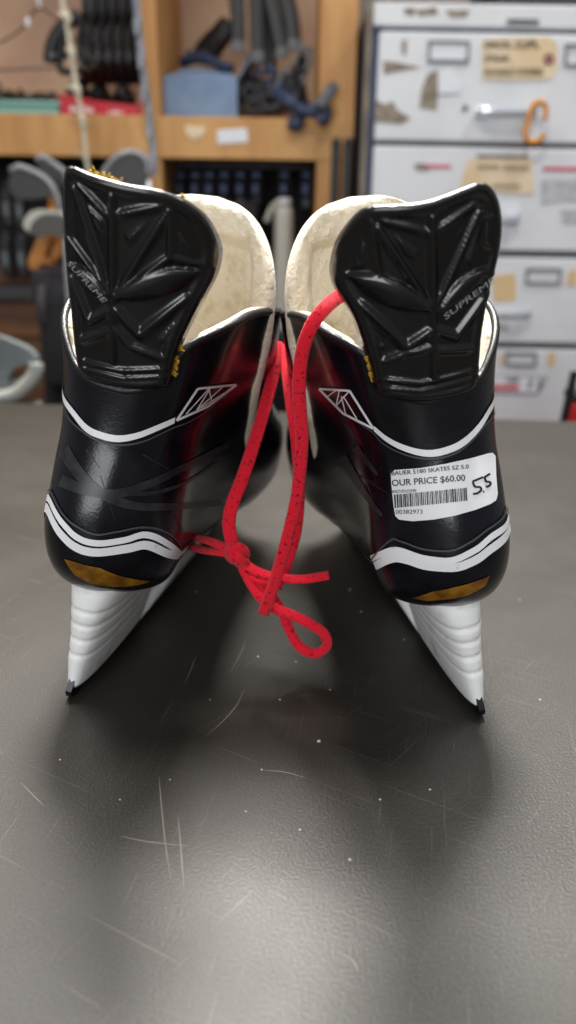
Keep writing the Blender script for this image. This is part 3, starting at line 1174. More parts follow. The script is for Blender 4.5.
M['cabinet_tan'] = mat('cabinet_worn_edge', (138, 126, 108), rough=0.6, c2=(112, 104, 94), scale=20)
M['cabinet_blue'] = mat('cabinet_side_blue', (44, 62, 96), rough=0.5)
M['dark_gap'] = mat('dark_gap', (96, 98, 102), rough=0.6)
M['manila'] = mat('manila_card', (218, 194, 156), rough=0.7, c2=(228, 208, 176), scale=20)
M['tape'] = mat('masking_tape', (216, 186, 140), rough=0.7)
M['pencil'] = mat('pen_writing', (78, 62, 54), rough=0.8)
M['maroon'] = mat('maroon_ring', (128, 60, 74), rough=0.6)
M['chrome'] = mat('chrome', (214, 220, 230), rough=0.3, metal=0.6)
M['holder_metal'] = mat('label_holder_metal', (146, 148, 152), rough=0.35, metal=0.7)
M['orange'] = mat('orange_anodised', (226, 148, 36), rough=0.3, metal=0.55)
M['tear'] = mat('bare_metal_patch', (150, 138, 122), rough=0.7, c2=(126, 114, 100), scale=60)
M['paper_white'] = mat('torn_paper', (226, 228, 234), rough=0.8)
M['red_tape'] = mat('red_tape', (206, 92, 104), rough=0.6)
M['smudge'] = mat('faded_print', (168, 168, 172), rough=0.7, c2=(196, 198, 202), scale=120)
M['iron'] = mat('club_steel', (62, 60, 60), rough=0.5, metal=0.35)
M['iron_edge'] = mat('club_polished_edge', (136, 136, 138), rough=0.4, metal=0.5)
M['club_grey'] = mat('club_dark_face', (74, 72, 68), rough=0.45, metal=0.3)
M['orange_wood'] = mat('orange_wood', (212, 140, 54), rough=0.5, c2=(186, 112, 40), scale=14)
M['bag'] = mat('grey_bag_fabric', (66, 60, 64), rough=0.8, c2=(52, 48, 52), scale=30)
M['bag_dark'] = mat('black_bag_fabric', (28, 26, 30), rough=0.8)
M['chair_grey'] = mat('grey_chair_plastic', (116, 122, 120), rough=0.5, c2=(102, 110, 112), scale=9)
M['rim_grey'] = mat('chair_rim', (160, 160, 152), rough=0.5)
M['label_blue'] = mat('blue_label', (128, 150, 192), rough=0.6, c2=(70, 90, 140), scale=90)
M['cream_plastic'] = mat('cream_plastic', (186, 182, 170), rough=0.5)
M['cord'] = mat('ivory_cord', (208, 200, 178), rough=0.8, bump=0.3, bscale=500)
M['wire'] = mat('dark_wire', (70, 62, 56), rough=0.4, metal=0.4)
M['strip_grey'] = mat('grey_clip_strip', (132, 138, 148), rough=0.35, c2=(112, 116, 124), scale=30)
M['red_plastic'] = mat('red_plastic', (196, 34, 38), rough=0.4)
M['floor'] = mat('floor_vinyl', (96, 88, 80), rough=0.5, c2=(84, 77, 70), scale=8)
M['wallpaint'] = mat('wall_paint', (168, 160, 150), rough=0.85)


def at_yz(px, py, Y):
    return at(px, py, Y)


def boxpx(bm, x0, y0, x1, y1, Y, depth, bev=0.002):
    a, b = at(x0, (y0 + y1) / 2, Y), at(x1, (y0 + y1) / 2, Y)
    c, d = at((x0 + x1) / 2, y1, Y), at((x0 + x1) / 2, y0, Y)
    return box(bm, (a.x, Y, c.z), (b.x, Y + depth, d.z), bev)


def polypx(bm, pts, Y, depth):
    return prism(bm, [at(px, py, Y) for px, py in pts], (0, depth, 0))


def linepx(bm, pts, r, rb=None, n=6, seg=8, up=None, taper=None):
    """pts (px, py, Y)"""
    return tube(bm, catmull([at(*p) for p in pts], n), r, rb, up=up, seg=seg, taper=taper)


def part(name, material, root, fn, smooth=False, label=None):
    bm = bmesh.new()
    fn(bm)
    l = root.matrix_world.translation if root else Vector((0, 0, 0))
    p = root
    off = Vector(root.location)
    while p.parent:
        p = p.parent
        off += Vector(p.location)
    for v in bm.verts: v.co -= off
    o = obj(name, bm, material, root, smooth=smooth)
    if label: o['label'] = label
    return o


def solo(name, material, fn, label, cat, group=None, smooth=False):
    bm = bmesh.new()
    fn(bm)
    o = obj(name, bm, material, None, smooth=smooth)
    return tag(o, label, cat, group)


def textpx(s, p0, p1, h, Y, material, root, name='lettering', depth=0.0006, bold=0.0, shear=0.0):
    vs, fs, bb = text2d(s, bold)
    ux = Vector((p1[0] - p0[0], p1[1] - p0[1])); L = ux.length; ux.normalize()
    uy = Vector((ux.y, -ux.x))
    sx = L / (bb[2] - bb[0]); sy = h / 0.72
    def fn(bm):
        vv = []
        for v in vs:
            q = Vector(p0) + ux * ((v.x - bb[0]) * sx + shear * v.y * sy) + uy * (v.y * sy)
            vv.append(bm.verts.new(at(q.x, q.y, Y)))
        for f in fs:
            try: bm.faces.new([vv[i] for i in f])
            except ValueError: pass
        r = bmesh.ops.extrude_face_region(bm, geom=bm.faces[:])
        for e in r['geom']:
            if isinstance(e, bmesh.types.BMVert): e.co.y += depth
    return part(name, material, root, fn)


# ------------------------------------------------------------------ room
bm = bmesh.new(); box(bm, (-3.2, -2.5, -0.05), (3.2, 3.2, 0.0)); tag(obj('floor', bm, M['floor']), 'grey vinyl shop floor', kind='structure')
bm = bmesh.new(); box(bm, (-3.2, 2.75, 0.0), (3.2, 2.85, 3.0)); tag(obj('wall_back', bm, M['wallpaint']), 'painted shop wall behind the shelves', kind='structure')

# ------------------------------------------------------------------ shelving unit
YS = 2.0
SB = 2.42
sh = thing('shelving_unit', 'maple shelving unit with cubbies full of sports gear along the back', 'shelving', (-0.4, YS, 0))
zt = 2.05
def xz(px, py, Y=YS):
    p = at(px, py, Y); return p.x, p.z
rail_t = at(160, 116, YS).z; rail_b = at(160, 158, YS).z
xr0, xr1 = at(319, 80, YS).x, at(356, 80, YS).x
xc0, xc1 = at(140, 60, YS).x, at(158, 60, YS).x
xl = -1.5
part('stile', M['maple'], sh, lambda b: box(b, (xr0, YS, 0), (xr1, SB, zt), .003))
part('stile', M['maple'], sh, lambda b: box(b, (xc0, YS, 0), (xc1, SB, zt), .003))
part('stile', M['maple'], sh, lambda b: box(b, (xl, YS, 0), (xl + .04, SB, zt), .003))
part('shelf_board', M['maple'], sh, lambda b: box(b, (xl + .041, YS - .002, rail_b), (xr1 - .0005, YS + .018, rail_t), .002))
part('shelf_board', M['maple'], sh, lambda b: (box(b, (xl + .041, YS + .019, rail_t - .02), (xc0 - .001, SB - .001, rail_t)), box(b, (xc1 + .001, YS + .019, rail_t - .02), (xr0 - .001, SB - .001, rail_t))))
part('back_panel', M['panel'], sh, lambda b: box(b, (xl, SB + .001, rail_t - .02), (xr1, SB + .015, zt)))
part('back_panel', M['dark_panel'], sh, lambda b: box(b, (xl, SB + .001, 0), (xr1, SB + .015, rail_t - .021)))
part('top_board', M['maple'], sh, lambda b: box(b, (xl, YS - .003, zt + .001), (xr1, SB, zt + .04)))
# lower cabinet fronts seen at far left
zb1 = at(30, 301, YS).z; zb0 = at(30, 288, YS).z
part('plinth_drawer', M['brown_wood'], sh, lambda b: (box(b, (xl + .041, YS + .03, .30), (xc0 - .002, YS + .05, zb1 - .10), .003), box(b, (xl + .041, YS + .03, zb1 - .095), (xc0 - .002, YS + .05, zb1 - .003), .003)))
part('lower_rail', M['charcoal'], sh, lambda b: box(b, (xl + .041, YS + .01, zb1), (xc0 - .002, YS + .30, zb0), .003))
part('lower_panel', M['brown_wood'], sh, lambda b: box(b, (xl + .041, YS + .12, zb0 + .001), (xc0 - .002, YS + .14, at(30, 268, YS).z), .003))
# labels on the rail
part('price_label', M['paper_white'], sh, lambda b: polypx(b, [(217, 130), (247, 128), (248, 142), (218, 144)], YS - .004, .0015), label='white price label on the shelf rail')
part('torn_label', M['manila'], sh, lambda b: polypx(b, [(185, 125), (206, 127), (203, 136), (193, 140), (186, 134)], YS - .004, .0015), label='torn pinkish label')

# items: right upper cubby ------------------------------------------------
def cardboard():
    Y = YS + .06
    t = thing('cardboard_box', 'open pale blue cardboard box in the upper right cubby', 'box', tuple(at(200, 115, Y)))
    zf = rail_t + .001
    a, b = at(164, 95, Y), at(237, 95, Y)
    zt_ = at(200, 78, Y).z
    def body(bm):
        th = .003
        box(bm, (a.x, Y, zf), (b.x, Y + th, zt_))
        box(bm, (a.x, Y + .2, zf), (b.x, Y + .2 + th, zt_))
        box(bm, (a.x, Y + th, zf), (a.x + th, Y + .2, zt_))
        box(bm, (b.x - th, Y + th, zf), (b.x, Y + .2, zt_))
        box(bm, (a.x + th, Y + th, zf), (b.x - th, Y + .2, zf + th))
    part('carton', M['blue_card'], t, body)
    def flap(bm):
        p = [Vector((a.x + .002, Y + .002, zt_)), Vector((b.x - .002, Y + .002, zt_)), Vector((b.x - .03, Y + .09, zt_ + .028)), Vector((a.x + .05, Y + .09, zt_ + .035))]
        prism(bm, p, (0, .001, .003))
    part('flap', M['blue_card'], t, flap)
    part('flap', M['blue_card'], t, lambda bm: prism(bm, [Vector((b.x - .001, Y + .004, zt_)), Vector((b.x - .001, Y + .19, zt_)), Vector((b.x + .03, Y + .18, zt_ + .05)), Vector((b.x + .03, Y + .02, zt_ + .05))], (.003, 0, .001)))
cardboard()
# dark crumpled glove/pad on top of the box
def pad(bm):
    linepx(bm, [(182, 63, YS + .17), (194, 59, YS + .16), (212, 62, YS + .14), (230, 69, YS + .12)], .022, .011, up=(0, 0, 1), seg=12)
    linepx(bm, [(188, 55, YS + .19), (204, 57, YS + .18), (220, 64, YS + .17)], .018, .010, up=(0, 0, 1), seg=12)
solo('folded_strap', M['navy'], pad, 'dark blue folded strap lying over the blue cardboard box', 'strap', smooth=True)
def blackbag(bm):
    linepx(bm, [(228, 22, YS + .25), (220, 36, YS + .24), (210, 48, YS + .22), (204, 58, YS + .2)], .035, .02, up=(0, -1, 0), seg=12, taper=lambda t: .6 + .8 * t - .5 * t * t)
solo('black_pouch', M['black_plastic'], blackbag, 'black crumpled pouch leaning behind the blue cardboard box', 'pouch', smooth=True)
straps = [((236, -14), (238, 18), (238, 52), 'first'), ((256, -14), (257, 24), (258, 62), 'second'), ((268, -14), (276, 20), (282, 58), 'third'), ((284, -14), (291, 16), (294, 50), 'fourth'), ((262, -6), (268, 40), (270, 76), 'fifth')]
order = ['leftmost', 'second from the left', 'second from the right', 'rightmost', 'longest']
for (a, b, c, nm), lab in zip(straps, order):
    Y = YS + .12 + (.05 if lab == 'longest' else 0)
    t = thing('hanging_strap', lab + ' of the grey tipped black straps hanging in the upper right cubby', 'strap', tuple(at(a[0], a[1], Y)), 'grey tipped black straps')
    part('strap_band', M['black_plastic'], t, lambda bm: linepx(bm, [(*a, Y), (*b, Y), (c[0], c[1] - 10, Y)], .018, .005, up=(0, -1, 0)))
    part('strap_tip', M['grey_tip'], t, lambda bm: linepx(bm, [(c[0], c[1] - 11, Y), (c[0], c[1], Y)], .017, .007, up=(0, -1, 0)), label='grey plastic tip')
# tangled buckles
random.seed(21)
blk = [(258, 84, 40, 'navy'), (262, 98, -20, 'black_plastic'), (272, 106, 30, 'navy'), (282, 92, 70, 'grey_tip'), (290, 108, -35, 'navy'), (286, 96, 15, 'black_plastic'), (296, 84, 75, 'charcoal'), (300, 70, 75, 'grey_tip'),
       (264, 108, 10, 'black_plastic'), (298, 100, -65, 'black_plastic'), (282, 112, 20, 'navy'), (294, 76, 50, 'black_plastic'), (250, 78, 80, 'grey_tip'), (266, 88, 0, 'charcoal')]
where = ['near the blue box', 'low in the middle of the heap', 'at the front of the heap', 'standing up in the heap', 'hanging toward the front edge', 'in the heap near the right stile', 'leaning upright at the right', 'topmost at the right',
         'beside the blue box at the shelf', 'against the right stile', 'at the shelf edge near the right stile', 'high in the heap', 'pale and upright beside the blue box', 'in the middle of the heap']
for i, ((px, py, ang, mk), wh) in enumerate(zip(blk, where)):
    Y = YS + .06 + .012 * (i % 7)
    Y = Y + (.05 if py < 90 else 0)
    col = {'navy': 'navy blue', 'black_plastic': 'black', 'grey_tip': 'pale grey', 'charcoal': 'charcoal'}[mk]
    c = at(px, py, Y)
    t = thing('strap_buckle', col + ' buckle ' + wh + ', upper right cubby', 'buckle', tuple(c), 'buckles heaped in the upper right cubby')
    ca, sa = math.cos(R(ang)), math.sin(R(ang))
    L = .045
    c.z = max(c.z, rail_t + .009 + L * abs(sa) + .024 * abs(ca))
    e = Vector((ca, 0, sa)); f = Vector((-sa, 0.3, ca))
    L = .045
    def body(bm):
        for s in (-1, 1):
            tube(bm, catmull([c - e * L + f * .012 * s, c + f * .016 * s, c + e * L + f * .012 * s], 5), .007, .006)
        tube(bm, [c - e * L - f * .016, c - e * L + f * .016], .007)
        tube(bm, [c + e * L - f * .016, c + e * L + f * .016], .007)
    part('buckle_frame', M[mk], t, body, smooth=True)
    part('buckle_bar', M['black_plastic'], t, lambda bm: tube(bm, [c - f * .016, c + f * .016], .009), smooth=True)
# clamp drooping over the shelf edge
def droop():
    Y = YS - .03
    t = thing('binding_strap', 'navy strap with grey ratchet drooping over the shelf edge by the right stile', 'strap', tuple(at(300, 110, Y)))
    part('band', M['navy'], t, lambda bm: (linepx(bm, [(276, 92, YS + .02), (288, 100, Y), (300, 112, Y), (296, 124, Y), (288, 122, Y)], 0.014, .005, up=(0, -1, 0)),
                                            linepx(bm, [(296, 108, Y - .01), (310, 112, Y - .01), (322, 104, Y - .01), (326, 116, Y - .01), (318, 122, Y - .01)], .013, .005, up=(0, -1, 0))), smooth=True)
    part('ratchet', M['grey_tip'], t, lambda bm: (linepx(bm, [(320, 106, Y - .02), (334, 86, Y - .02)], .014, .006, up=(0, -1, 0), n=3), linepx(bm, [(331, 84, Y - .02), (338, 90, Y - .02)], .008, n=2)))
droop()

# items: left upper cubby --------------------------------------------------
def redbox():
    Y = YS + .05
    t = thing('red_tray_box', 'red card tray with white lettering under the hanging black straps', 'box', tuple(at(100, 115, Y)))
    a, b = at(60, 104, Y), at(141, 104, Y)
    zf = rail_t + .001
    zl, zr = at(62, 93, Y).z, at(141, 106, Y).z
    def body(bm):
        prism(bm, [Vector((a.x, Y, zf)), Vector((b.x, Y, zf)), Vector((b.x, Y, zr)), Vector(((a.x + b.x) / 2, Y, (zl * .35 + zr * .65))), Vector((a.x, Y, zl))], (0, .004, 0))
        box(bm, (a.x, Y + .005, zf), (a.x + .004, Y + .28, zl)); box(bm, (b.x - .004, Y + .005, zf), (b.x, Y + .28, zl))
        box(bm, (a.x + .004, Y + .005, zf), (b.x - .004, Y + .28, zf + .004)); box(bm, (a.x, Y + .281, zf), (b.x, Y + .285, zl))
    part('tray', M['red_card'], t, body)
    def marks(bm):
        for x0, x1, y0, y1 in [(70, 74, 106, 112), (75, 79, 108, 112), (80, 83, 105, 112), (84, 88, 107, 112), (89, 93, 108, 113), (108, 112, 112, 114), (113, 118, 111, 114), (119, 123, 112, 114)]:
            boxpx(bm, x0, y0, x1, y1, Y - .002, .0015, 0)
    part('white_marking', M['white_paint'], t, marks)
redbox()
for i, (x, y, r, nm) in enumerate([(78, 92, .05, 'at the left end of'), (100, 96, .05, 'in the middle of'), (124, 97, .048, 'at the right end of')]):
    def pouch(bm):
        p = at(x, y, YS + .16)
        b2 = bmesh.new(); bmesh.ops.create_icosphere(b2, subdivisions=3, radius=r * .85)
        for v in b2.verts: v.co = Vector((v.co.x * .68, v.co.y * .8, v.co.z * .75)) * (1 + .14 * math.sin(v.co.x * 90 + i) * math.sin(v.co.z * 70)) + p
        merge(bm, b2)
    solo('black_pad', M['black_plastic'], pouch, 'black rounded pad ' + nm + ' the red card tray', 'pad', 'black pads in the red tray', smooth=True)
nm = ['leftmost', 'second from the left', 'third from the left', 'third from the right', 'second from the right', 'rightmost']
for i in range(6):
    x = 84 + i * 10.5
    Y = YS + .07 + .027 * i
    t = thing('curved_strap', nm[i] + ' of the black curved straps hanging above the red tray', 'strap', tuple(at(x, -10, Y)), 'black curved straps in the upper left cubby')
    part('strap_band', M['black_plastic'], t, lambda bm: linepx(bm, [(x + 4, -20, Y), (x + 5, 10, Y), (x + 1, 26, Y + .01), (x - 1, 44, Y), (x + 2, 62, Y - .01), (x + 3, 82, Y + .02)], .017, .012, up=(0, -1, 0), seg=10), smooth=True)
    part('strap_edge', M['charcoal'], t, lambda bm: linepx(bm, [(x + 9, -20, Y - .012), (x + 9.5, 10, Y - .012), (x + 6, 26, Y - .003), (x + 4, 44, Y - .012), (x + 6, 62, Y - .022)], .004, .004, seg=6), smooth=True)
def hookthing():
    Y = YS + .04
    t = thing('hanging_clamp', 'black hooked clamp hanging left of the black curved straps', 'clamp', tuple(at(60, 20, Y)))
    part('jaw', M['black_plastic'], t, lambda bm: (linepx(bm, [(80, 15, Y), (66, 24, Y), (56, 36, Y), (51, 50, Y), (50, 63, Y)], .016, .012, up=(0, -1, 0)),
                                                   linepx(bm, [(66, 22, Y), (63, 40, Y), (60, 56, Y), (61, 70, Y), (72, 71, Y), (84, 69, Y)], .009, .009)), smooth=True)
    part('spacer', M['black_plastic'], t, lambda bm: (linepx(bm, [(60, 55, Y), (86, 57, Y)], .008, n=3), linepx(bm, [(82, 20, Y), (79, 45, Y), (84, 70, Y)], .008)), smooth=True)
    part('bolt', M['grey_tip'], t, lambda bm: linepx(bm, [(51, 55, Y - .02), (53, 58, Y - .02)], .009, n=2))
hookthing()
def teal():
    Y = YS + .05
    t = thing('teal_tray', 'teal plastic tray of brown hardware at the left of the upper shelf', 'tray', tuple(at(20, 113, Y)))
    a, b = at(-40, 106, Y), at(58, 106, Y)
    zf = rail_t + .001; z1 = at(20, 101, Y).z
    def body(bm):
        box(bm, (a.x, Y, zf), (b.x, Y + .006, z1), .002); box(bm, (a.x, Y + .22, zf), (b.x, Y + .226, z1 + .01), .002)
        box(bm, (a.x, Y + .006, zf), (a.x + .006, Y + .22, z1), .002); box(bm, (b.x - .006, Y + .006, zf), (b.x, Y + .22, z1), .002)
        box(bm, (a.x + .006, Y + .006, zf), (b.x - .006, Y + .22, zf + .005))
        box(bm, (a.x - .006, Y - .008, z1 - .008), (b.x + .006, Y - .0005, z1), .002)
    part('tray', M['teal'], t, body)
    return a, b, z1, Y
a, b, z1, Y = teal()
def bits(bm):
    random.seed(3)
    for k in range(90):
        p = Vector((random.uniform(a.x + .03, b.x - .03), random.uniform(Y + .03, Y + .19), z1 - .004 + random.uniform(0, .035)))
        d = Vector((random.uniform(-1, 1), random.uniform(-1, 1), random.uniform(-.4, .9))).normalized() * random.uniform(.012, .026)
        tube(bm, [p - d, p + d], random.uniform(.003, .006), seg=6)
o = solo('hardware_bits', M['bits'], bits, 'heap of small brown screws and hardware in the teal tray', 'hardware'); o['kind'] = 'stuff'

# hanger, cord, clip strip --------------------------------------------------
def hanger():
    Y = 1.955
    hx = at(36, -18, Y).x
    t = thing('wire_hanger', 'thin wire coat hanger hanging at the top left', 'hanger', tuple(at(38, 0, Y)))
    part('frame', M['wire'], t, lambda bm: linepx(bm, [(40, 8, Y), (33, 12, Y), (26, 24, Y), (12, 36, Y), (-10, 47, Y), (-30, 60, Y), (-28, 70, Y), (0, 70, Y), (48, 68, Y), (90, 68, Y), (92, 60, Y), (72, 38, Y), (58, 20, Y), (46, 11, Y), (40, 8, Y)], .0022, seg=6), smooth=True)
    part('hook', M['chrome'], t, lambda bm: linepx(bm, [(40, 8, Y), (39, 2, Y), (37, -4, Y), (31, -10, Y), (36, -18, Y), (*proj((hx, Y, 1.95)), Y), (*proj((hx, Y + .03, 2.075)), Y + .03)], .004, seg=6), smooth=True)
    part('tag_clip', M['white_paint'], t, lambda bm: linepx(bm, [(28, 17, Y - .005), (27.5, 26, Y - .005)], .005, .003, n=2))
hanger()
def cord():
    Y = 1.93
    t = thing('knotted_cord', 'ivory knotted cord hanging in front of the left cubbies', 'cord', tuple(at(62, 0, Y)))
    part('strand', M['cord'], t, lambda bm: linepx(bm, [(*proj((at(60, 0, Y).x, YS - .006, 2.075)), YS - .006), (*proj((at(60, 0, Y).x, Y, 1.95)), Y), (61, -20, Y), (63, 6, Y), (67, 26, Y), (71, 52, Y), (76, 84, Y), (81, 112, Y), (84, 136, Y), (88, 170, Y), (92, 200, Y)], .0052, seg=8), smooth=True)
    for (x, y, dx_) in [(66, 18, -4), (71, 55, 2), (76, 90, -5), (82, 122, 2)]:
        part('knot', M['cord'], t, lambda bm: (linepx(bm, [(x - 2, y - 6, Y), (x + 2, y, Y), (x + 1, y + 6, Y)], .009, .008), linepx(bm, [(x, y, Y - .006), (x + dx_ * .7, y - 2, Y - .008), (x + dx_ * 1.8, y - 4, Y - .006)], .004)), smooth=True)
    part('frayed_end', M['cord'], t, lambda bm: (linepx(bm, [(86, 158, Y - .005), (80, 153, Y - .008), (75, 152, Y - .008)], .0016), linepx(bm, [(86, 160, Y - .005), (82, 158, Y - .008)], .0014)), smooth=True)
cord()
def clipstrip():
    Y = 1.94
    t = thing('clip_strip', 'grey plastic clip strip hanging at the middle stile', 'clip strip', tuple(at(138, 0, Y)))
    part('strip', M['strip_grey'], t, lambda bm: linepx(bm, [(*proj((at(133, 0, Y).x, YS - .006, 2.075)), YS - .006), (*proj((at(133, 0, Y).x, Y, 1.95)), Y), (135, -20, Y), (138, 20, Y), (143, 70, Y), (150, 120, Y), (155, 175, Y)], .008, .0015, up=(0, -1, 0)))
    for (x, y) in [(137, 24), (141, 58), (144, 92), (150, 128), (153, 160)]:
        part('clip', M['strip_grey'], t, lambda bm: (boxpx(bm, x - 4, y - 5, x + 3, y + 5, Y - .012, .008, .002), boxpx(bm, x - 3, y + 4, x + 2, y + 11, Y - .016, .005, .001)))
clipstrip()

# lower right bay ----------------------------------------------------------
def bayrail(bm):
    boxpx(bm, 172, 163, 312, 168, YS + .2, .02, .002)
solo('hanging_rail', M['strip_grey'], bayrail, 'grey metal hanging rail across the dark lower right bay', 'rail')
random.seed(5)
k = 0
posn = [(180, 'leftmost', 190), (195, 'second from the left', 194), (209, 'third from the left', 192), (224, 'fourth from the left', 196), (240, 'fourth from the right', 193), (256, 'third from the right', 195), (284, 'second from the right', 190), (306, 'rightmost', 194)]
for (x, wd, y) in posn:
    Y = YS + .19
    t = thing('blister_pack', wd + ' of the dark blue-labelled packs hanging in the lower right bay', 'package', tuple(at(x, 170, Y)), 'blister packs on the rail')
    part('backing_card', M['bag_dark'], t, lambda bm: boxpx(bm, x - 6, 171, x + 6, 212, Y, .004, .001))
    part('blister', M['black_plastic'], t, lambda bm: boxpx(bm, x - 5, 196, x + 5, 210, Y - .025, .024, .006))
    part('blue_label', M['label_blue'], t, lambda bm: (boxpx(bm, x - 4, 172, x + 4, 177, Y - .002, .0015, 0), boxpx(bm, x - 3, 184, x + 1.5, 193, Y - .002, .0015, 0)), label='pale blue printed label')
def bottle():
    Y = YS + .05
    t = thing('cream_bottle', 'tall cream plastic bottle seen between the two tongues', 'bottle', tuple(at(284, 260, Y)))
    c = at(284, 205, Y); zb = at(284, 330, Y).z
    r = .022
    part('bottle_body', M['cream_plastic'], t, lambda bm: lathe(bm, [(r, zb - c.z), (r * 1.05, zb - c.z + .01), (r * 1.05, -.03), (r, -.01), (r * .6, .0)], c, 20), smooth=True)
    part('cap', M['white_paint'], t, lambda bm: lathe(bm, [(r * .8, .0005), (r * .8, .012), (r * .6, .016)], c, 16), smooth=True)
    part('trigger', M['cream_plastic'], t, lambda bm: linepx(bm, [(281, 200, Y), (272, 208, Y), (266, 222, Y)], .010, .007), smooth=True)
    # stands on a low shelf board
    return zb
zb = bottle()
xx0, xx1 = xc1 + .002, xr0 - .002
part('shelf_board', M['dark_panel'], sh, lambda b: box(b, (xx0, YS + .005, zb - .02), (xx1, SB - .002, zb - .0005)))
for (x, w_, wd) in [(226, 16, 'left'), (250, 14, 'right')]:
    Y = YS + .12
    t = thing('black_case', wd + ' one of the two dark cases standing beside the cream bottle', 'case', tuple(at(x, 330, Y)), 'dark cases in the lower right bay')
    c0, c1_ = at(x - w_ / 2, 260, Y), at(x + w_ / 2, 260, Y)
    ztop = at(x, 203, Y).z
    part('case_body', M['charcoal'], t, lambda bm: box(bm, (c0.x, Y, zb), (c1_.x, Y + .12, ztop), .012))
    part('case_lid', M['bag'], t, lambda bm: box(bm, (c0.x - .002, Y - .003, ztop - .03), (c1_.x + .002, Y + .123, ztop + .008), .008))
# dark tubes
for (x0_, x1_, wd) in [(331, 340, 'left'), (343, 352, 'right')]:
    Y = 1.93
    c = at((x0_ + x1_) / 2, 160, Y); r = (at(x1_, 160, Y).x - at(x0_, 160, Y).x) / 2
    ztop = at(x0_, 138, Y).z
    t = thing('grey_tube', wd + ' one of two dark grey foam tubes standing against the right stile', 'tube', (c.x, Y, 0), 'dark grey tubes by the stile')
    part('tube_wall', M['charcoal'], t, lambda bm: lathe(bm, [(r * .7, 0), (r, .002), (r, ztop - .004), (r * .9, ztop), (r * .6, ztop), (r * .6, ztop - .05), (.001, ztop - .05)], (c.x, Y, 0), 20), smooth=True)
    part('end_ring', M['bag'], t, lambda bm: lathe(bm, [(r * 1.03, ztop - .02), (r * 1.05, ztop - .015), (r * 1.03, ztop - .01)], (c.x, Y, 0), 20), smooth=True)

# lower left bay: golf clubs, bag, packs --------------------------------------
def p4(pts): return [(x / 5.76, 140 + y / 5.76) for x, y in pts]
BAGC = at(64, 268, 1.70)
def iron(label, face, topline, hosel, Y, depth=.014):
    t = thing('golf_iron', label, 'golf club', tuple(at(*hosel[-1], Y)), 'golf irons in the bag')
    part('club_head', M['iron'], t, lambda bm: polypx(bm, face, Y, depth))
    part('topline', M['iron_edge'], t, lambda bm: linepx(bm, [(*p, Y + .004) for p in topline], .008, .007, seg=8), smooth=True, label='polished top edge')
    bx = at(*hosel[-1], Y)
    part('shaft', M['chrome'], t, lambda bm: tube(bm, [at(*p, Y + .005) for p in hosel] + [Vector((BAGC.x + (Y - 1.65) * .3, 1.70, 0.04))], .005, seg=8), smooth=True)
iron('grey golf iron with a broad head nearest the left edge', p4([(56, 190), (72, 170), (110, 158), (180, 180), (250, 215), (300, 265), (330, 330), (335, 380), (300, 330), (250, 330), (190, 340), (110, 340), (66, 310), (52, 250)]),
     p4([(62, 178), (110, 158), (180, 178), (250, 214), (302, 268), (335, 340), (348, 400)]), p4([(348, 400), (358, 440), (372, 520)]), 1.60)
iron('grey golf iron whose head rises behind the broad one', p4([(208, 130), (222, 104), (256, 100), (320, 145), (370, 185), (380, 260), (350, 280), (300, 240), (250, 190)]),
     p4([(212, 118), (236, 101), (270, 110), (330, 152), (376, 192), (400, 250)]), p4([(400, 250), (410, 300), (420, 400)]), 1.68)
iron('silver golf iron with an arched head behind the left skate guard', [(101, 182), (106, 170), (114, 160), (126, 154), (138, 154), (146, 160), (148, 176), (146, 186), (124, 188)],
     [(101, 180), (107, 168), (116, 158), (128, 153), (139, 154), (147, 162), (149, 176)], [(149, 180), (148, 195), (146, 215)], 1.62)
def wood():
    Y = 1.58
    t = thing('golf_putter', 'rounded pale mallet putter head below the grey irons', 'golf club', tuple(at(62, 232, Y)), None)
    dome = p4([(134, 500), (140, 455), (170, 415), (220, 398), (290, 402), (350, 425), (370, 470), (372, 530), (300, 520), (230, 530), (180, 545)])
    part('mallet_head', M['cream_plastic'], t, lambda bm: polypx(bm, dome, Y, .07))
    face = p4([(165, 535), (180, 480), (220, 440), (270, 424), (330, 428), (372, 445), (374, 560), (300, 548), (230, 560)])
    part('dark_face', M['club_grey'], t, lambda bm: polypx(bm, face, Y - .012, .011), label='dark grey flat face')
    q = at(70, 226, Y + .03)
    part('shaft', M['chrome'], t, lambda bm: tube(bm, [q, Vector((q.x + .01, Y + .05, q.z - .2)), Vector((BAGC.x + .02, 1.70, .04))], .005, seg=8), smooth=True)
wood()
def wooden():
    Y = 1.66
    t = thing('wooden_bracket', 'orange wooden bracket with two slanted arms below the putter', 'bracket', tuple(at(45, 265, Y)))
    part('arm', M['orange_wood'], t, lambda bm: polypx(bm, p4([(224, 545), (292, 560), (240, 700), (212, 750), (168, 740), (162, 690)]), Y, .03))
    part('arm', M['orange_wood'], t, lambda bm: polypx(bm, p4([(318, 555), (370, 560), (345, 660), (310, 722), (276, 716)]), Y + .02, .03))
    part('cross_piece', M['orange_wood'], t, lambda bm: polypx(bm, p4([(228, 680), (300, 676), (300, 712), (226, 716)]), Y - .006, .025))
    part('post', M['orange_wood'], t, lambda bm: polypx(bm, p4([(280, 320), (320, 350), (330, 420), (280, 410)]), Y + .06, .02))
wooden()
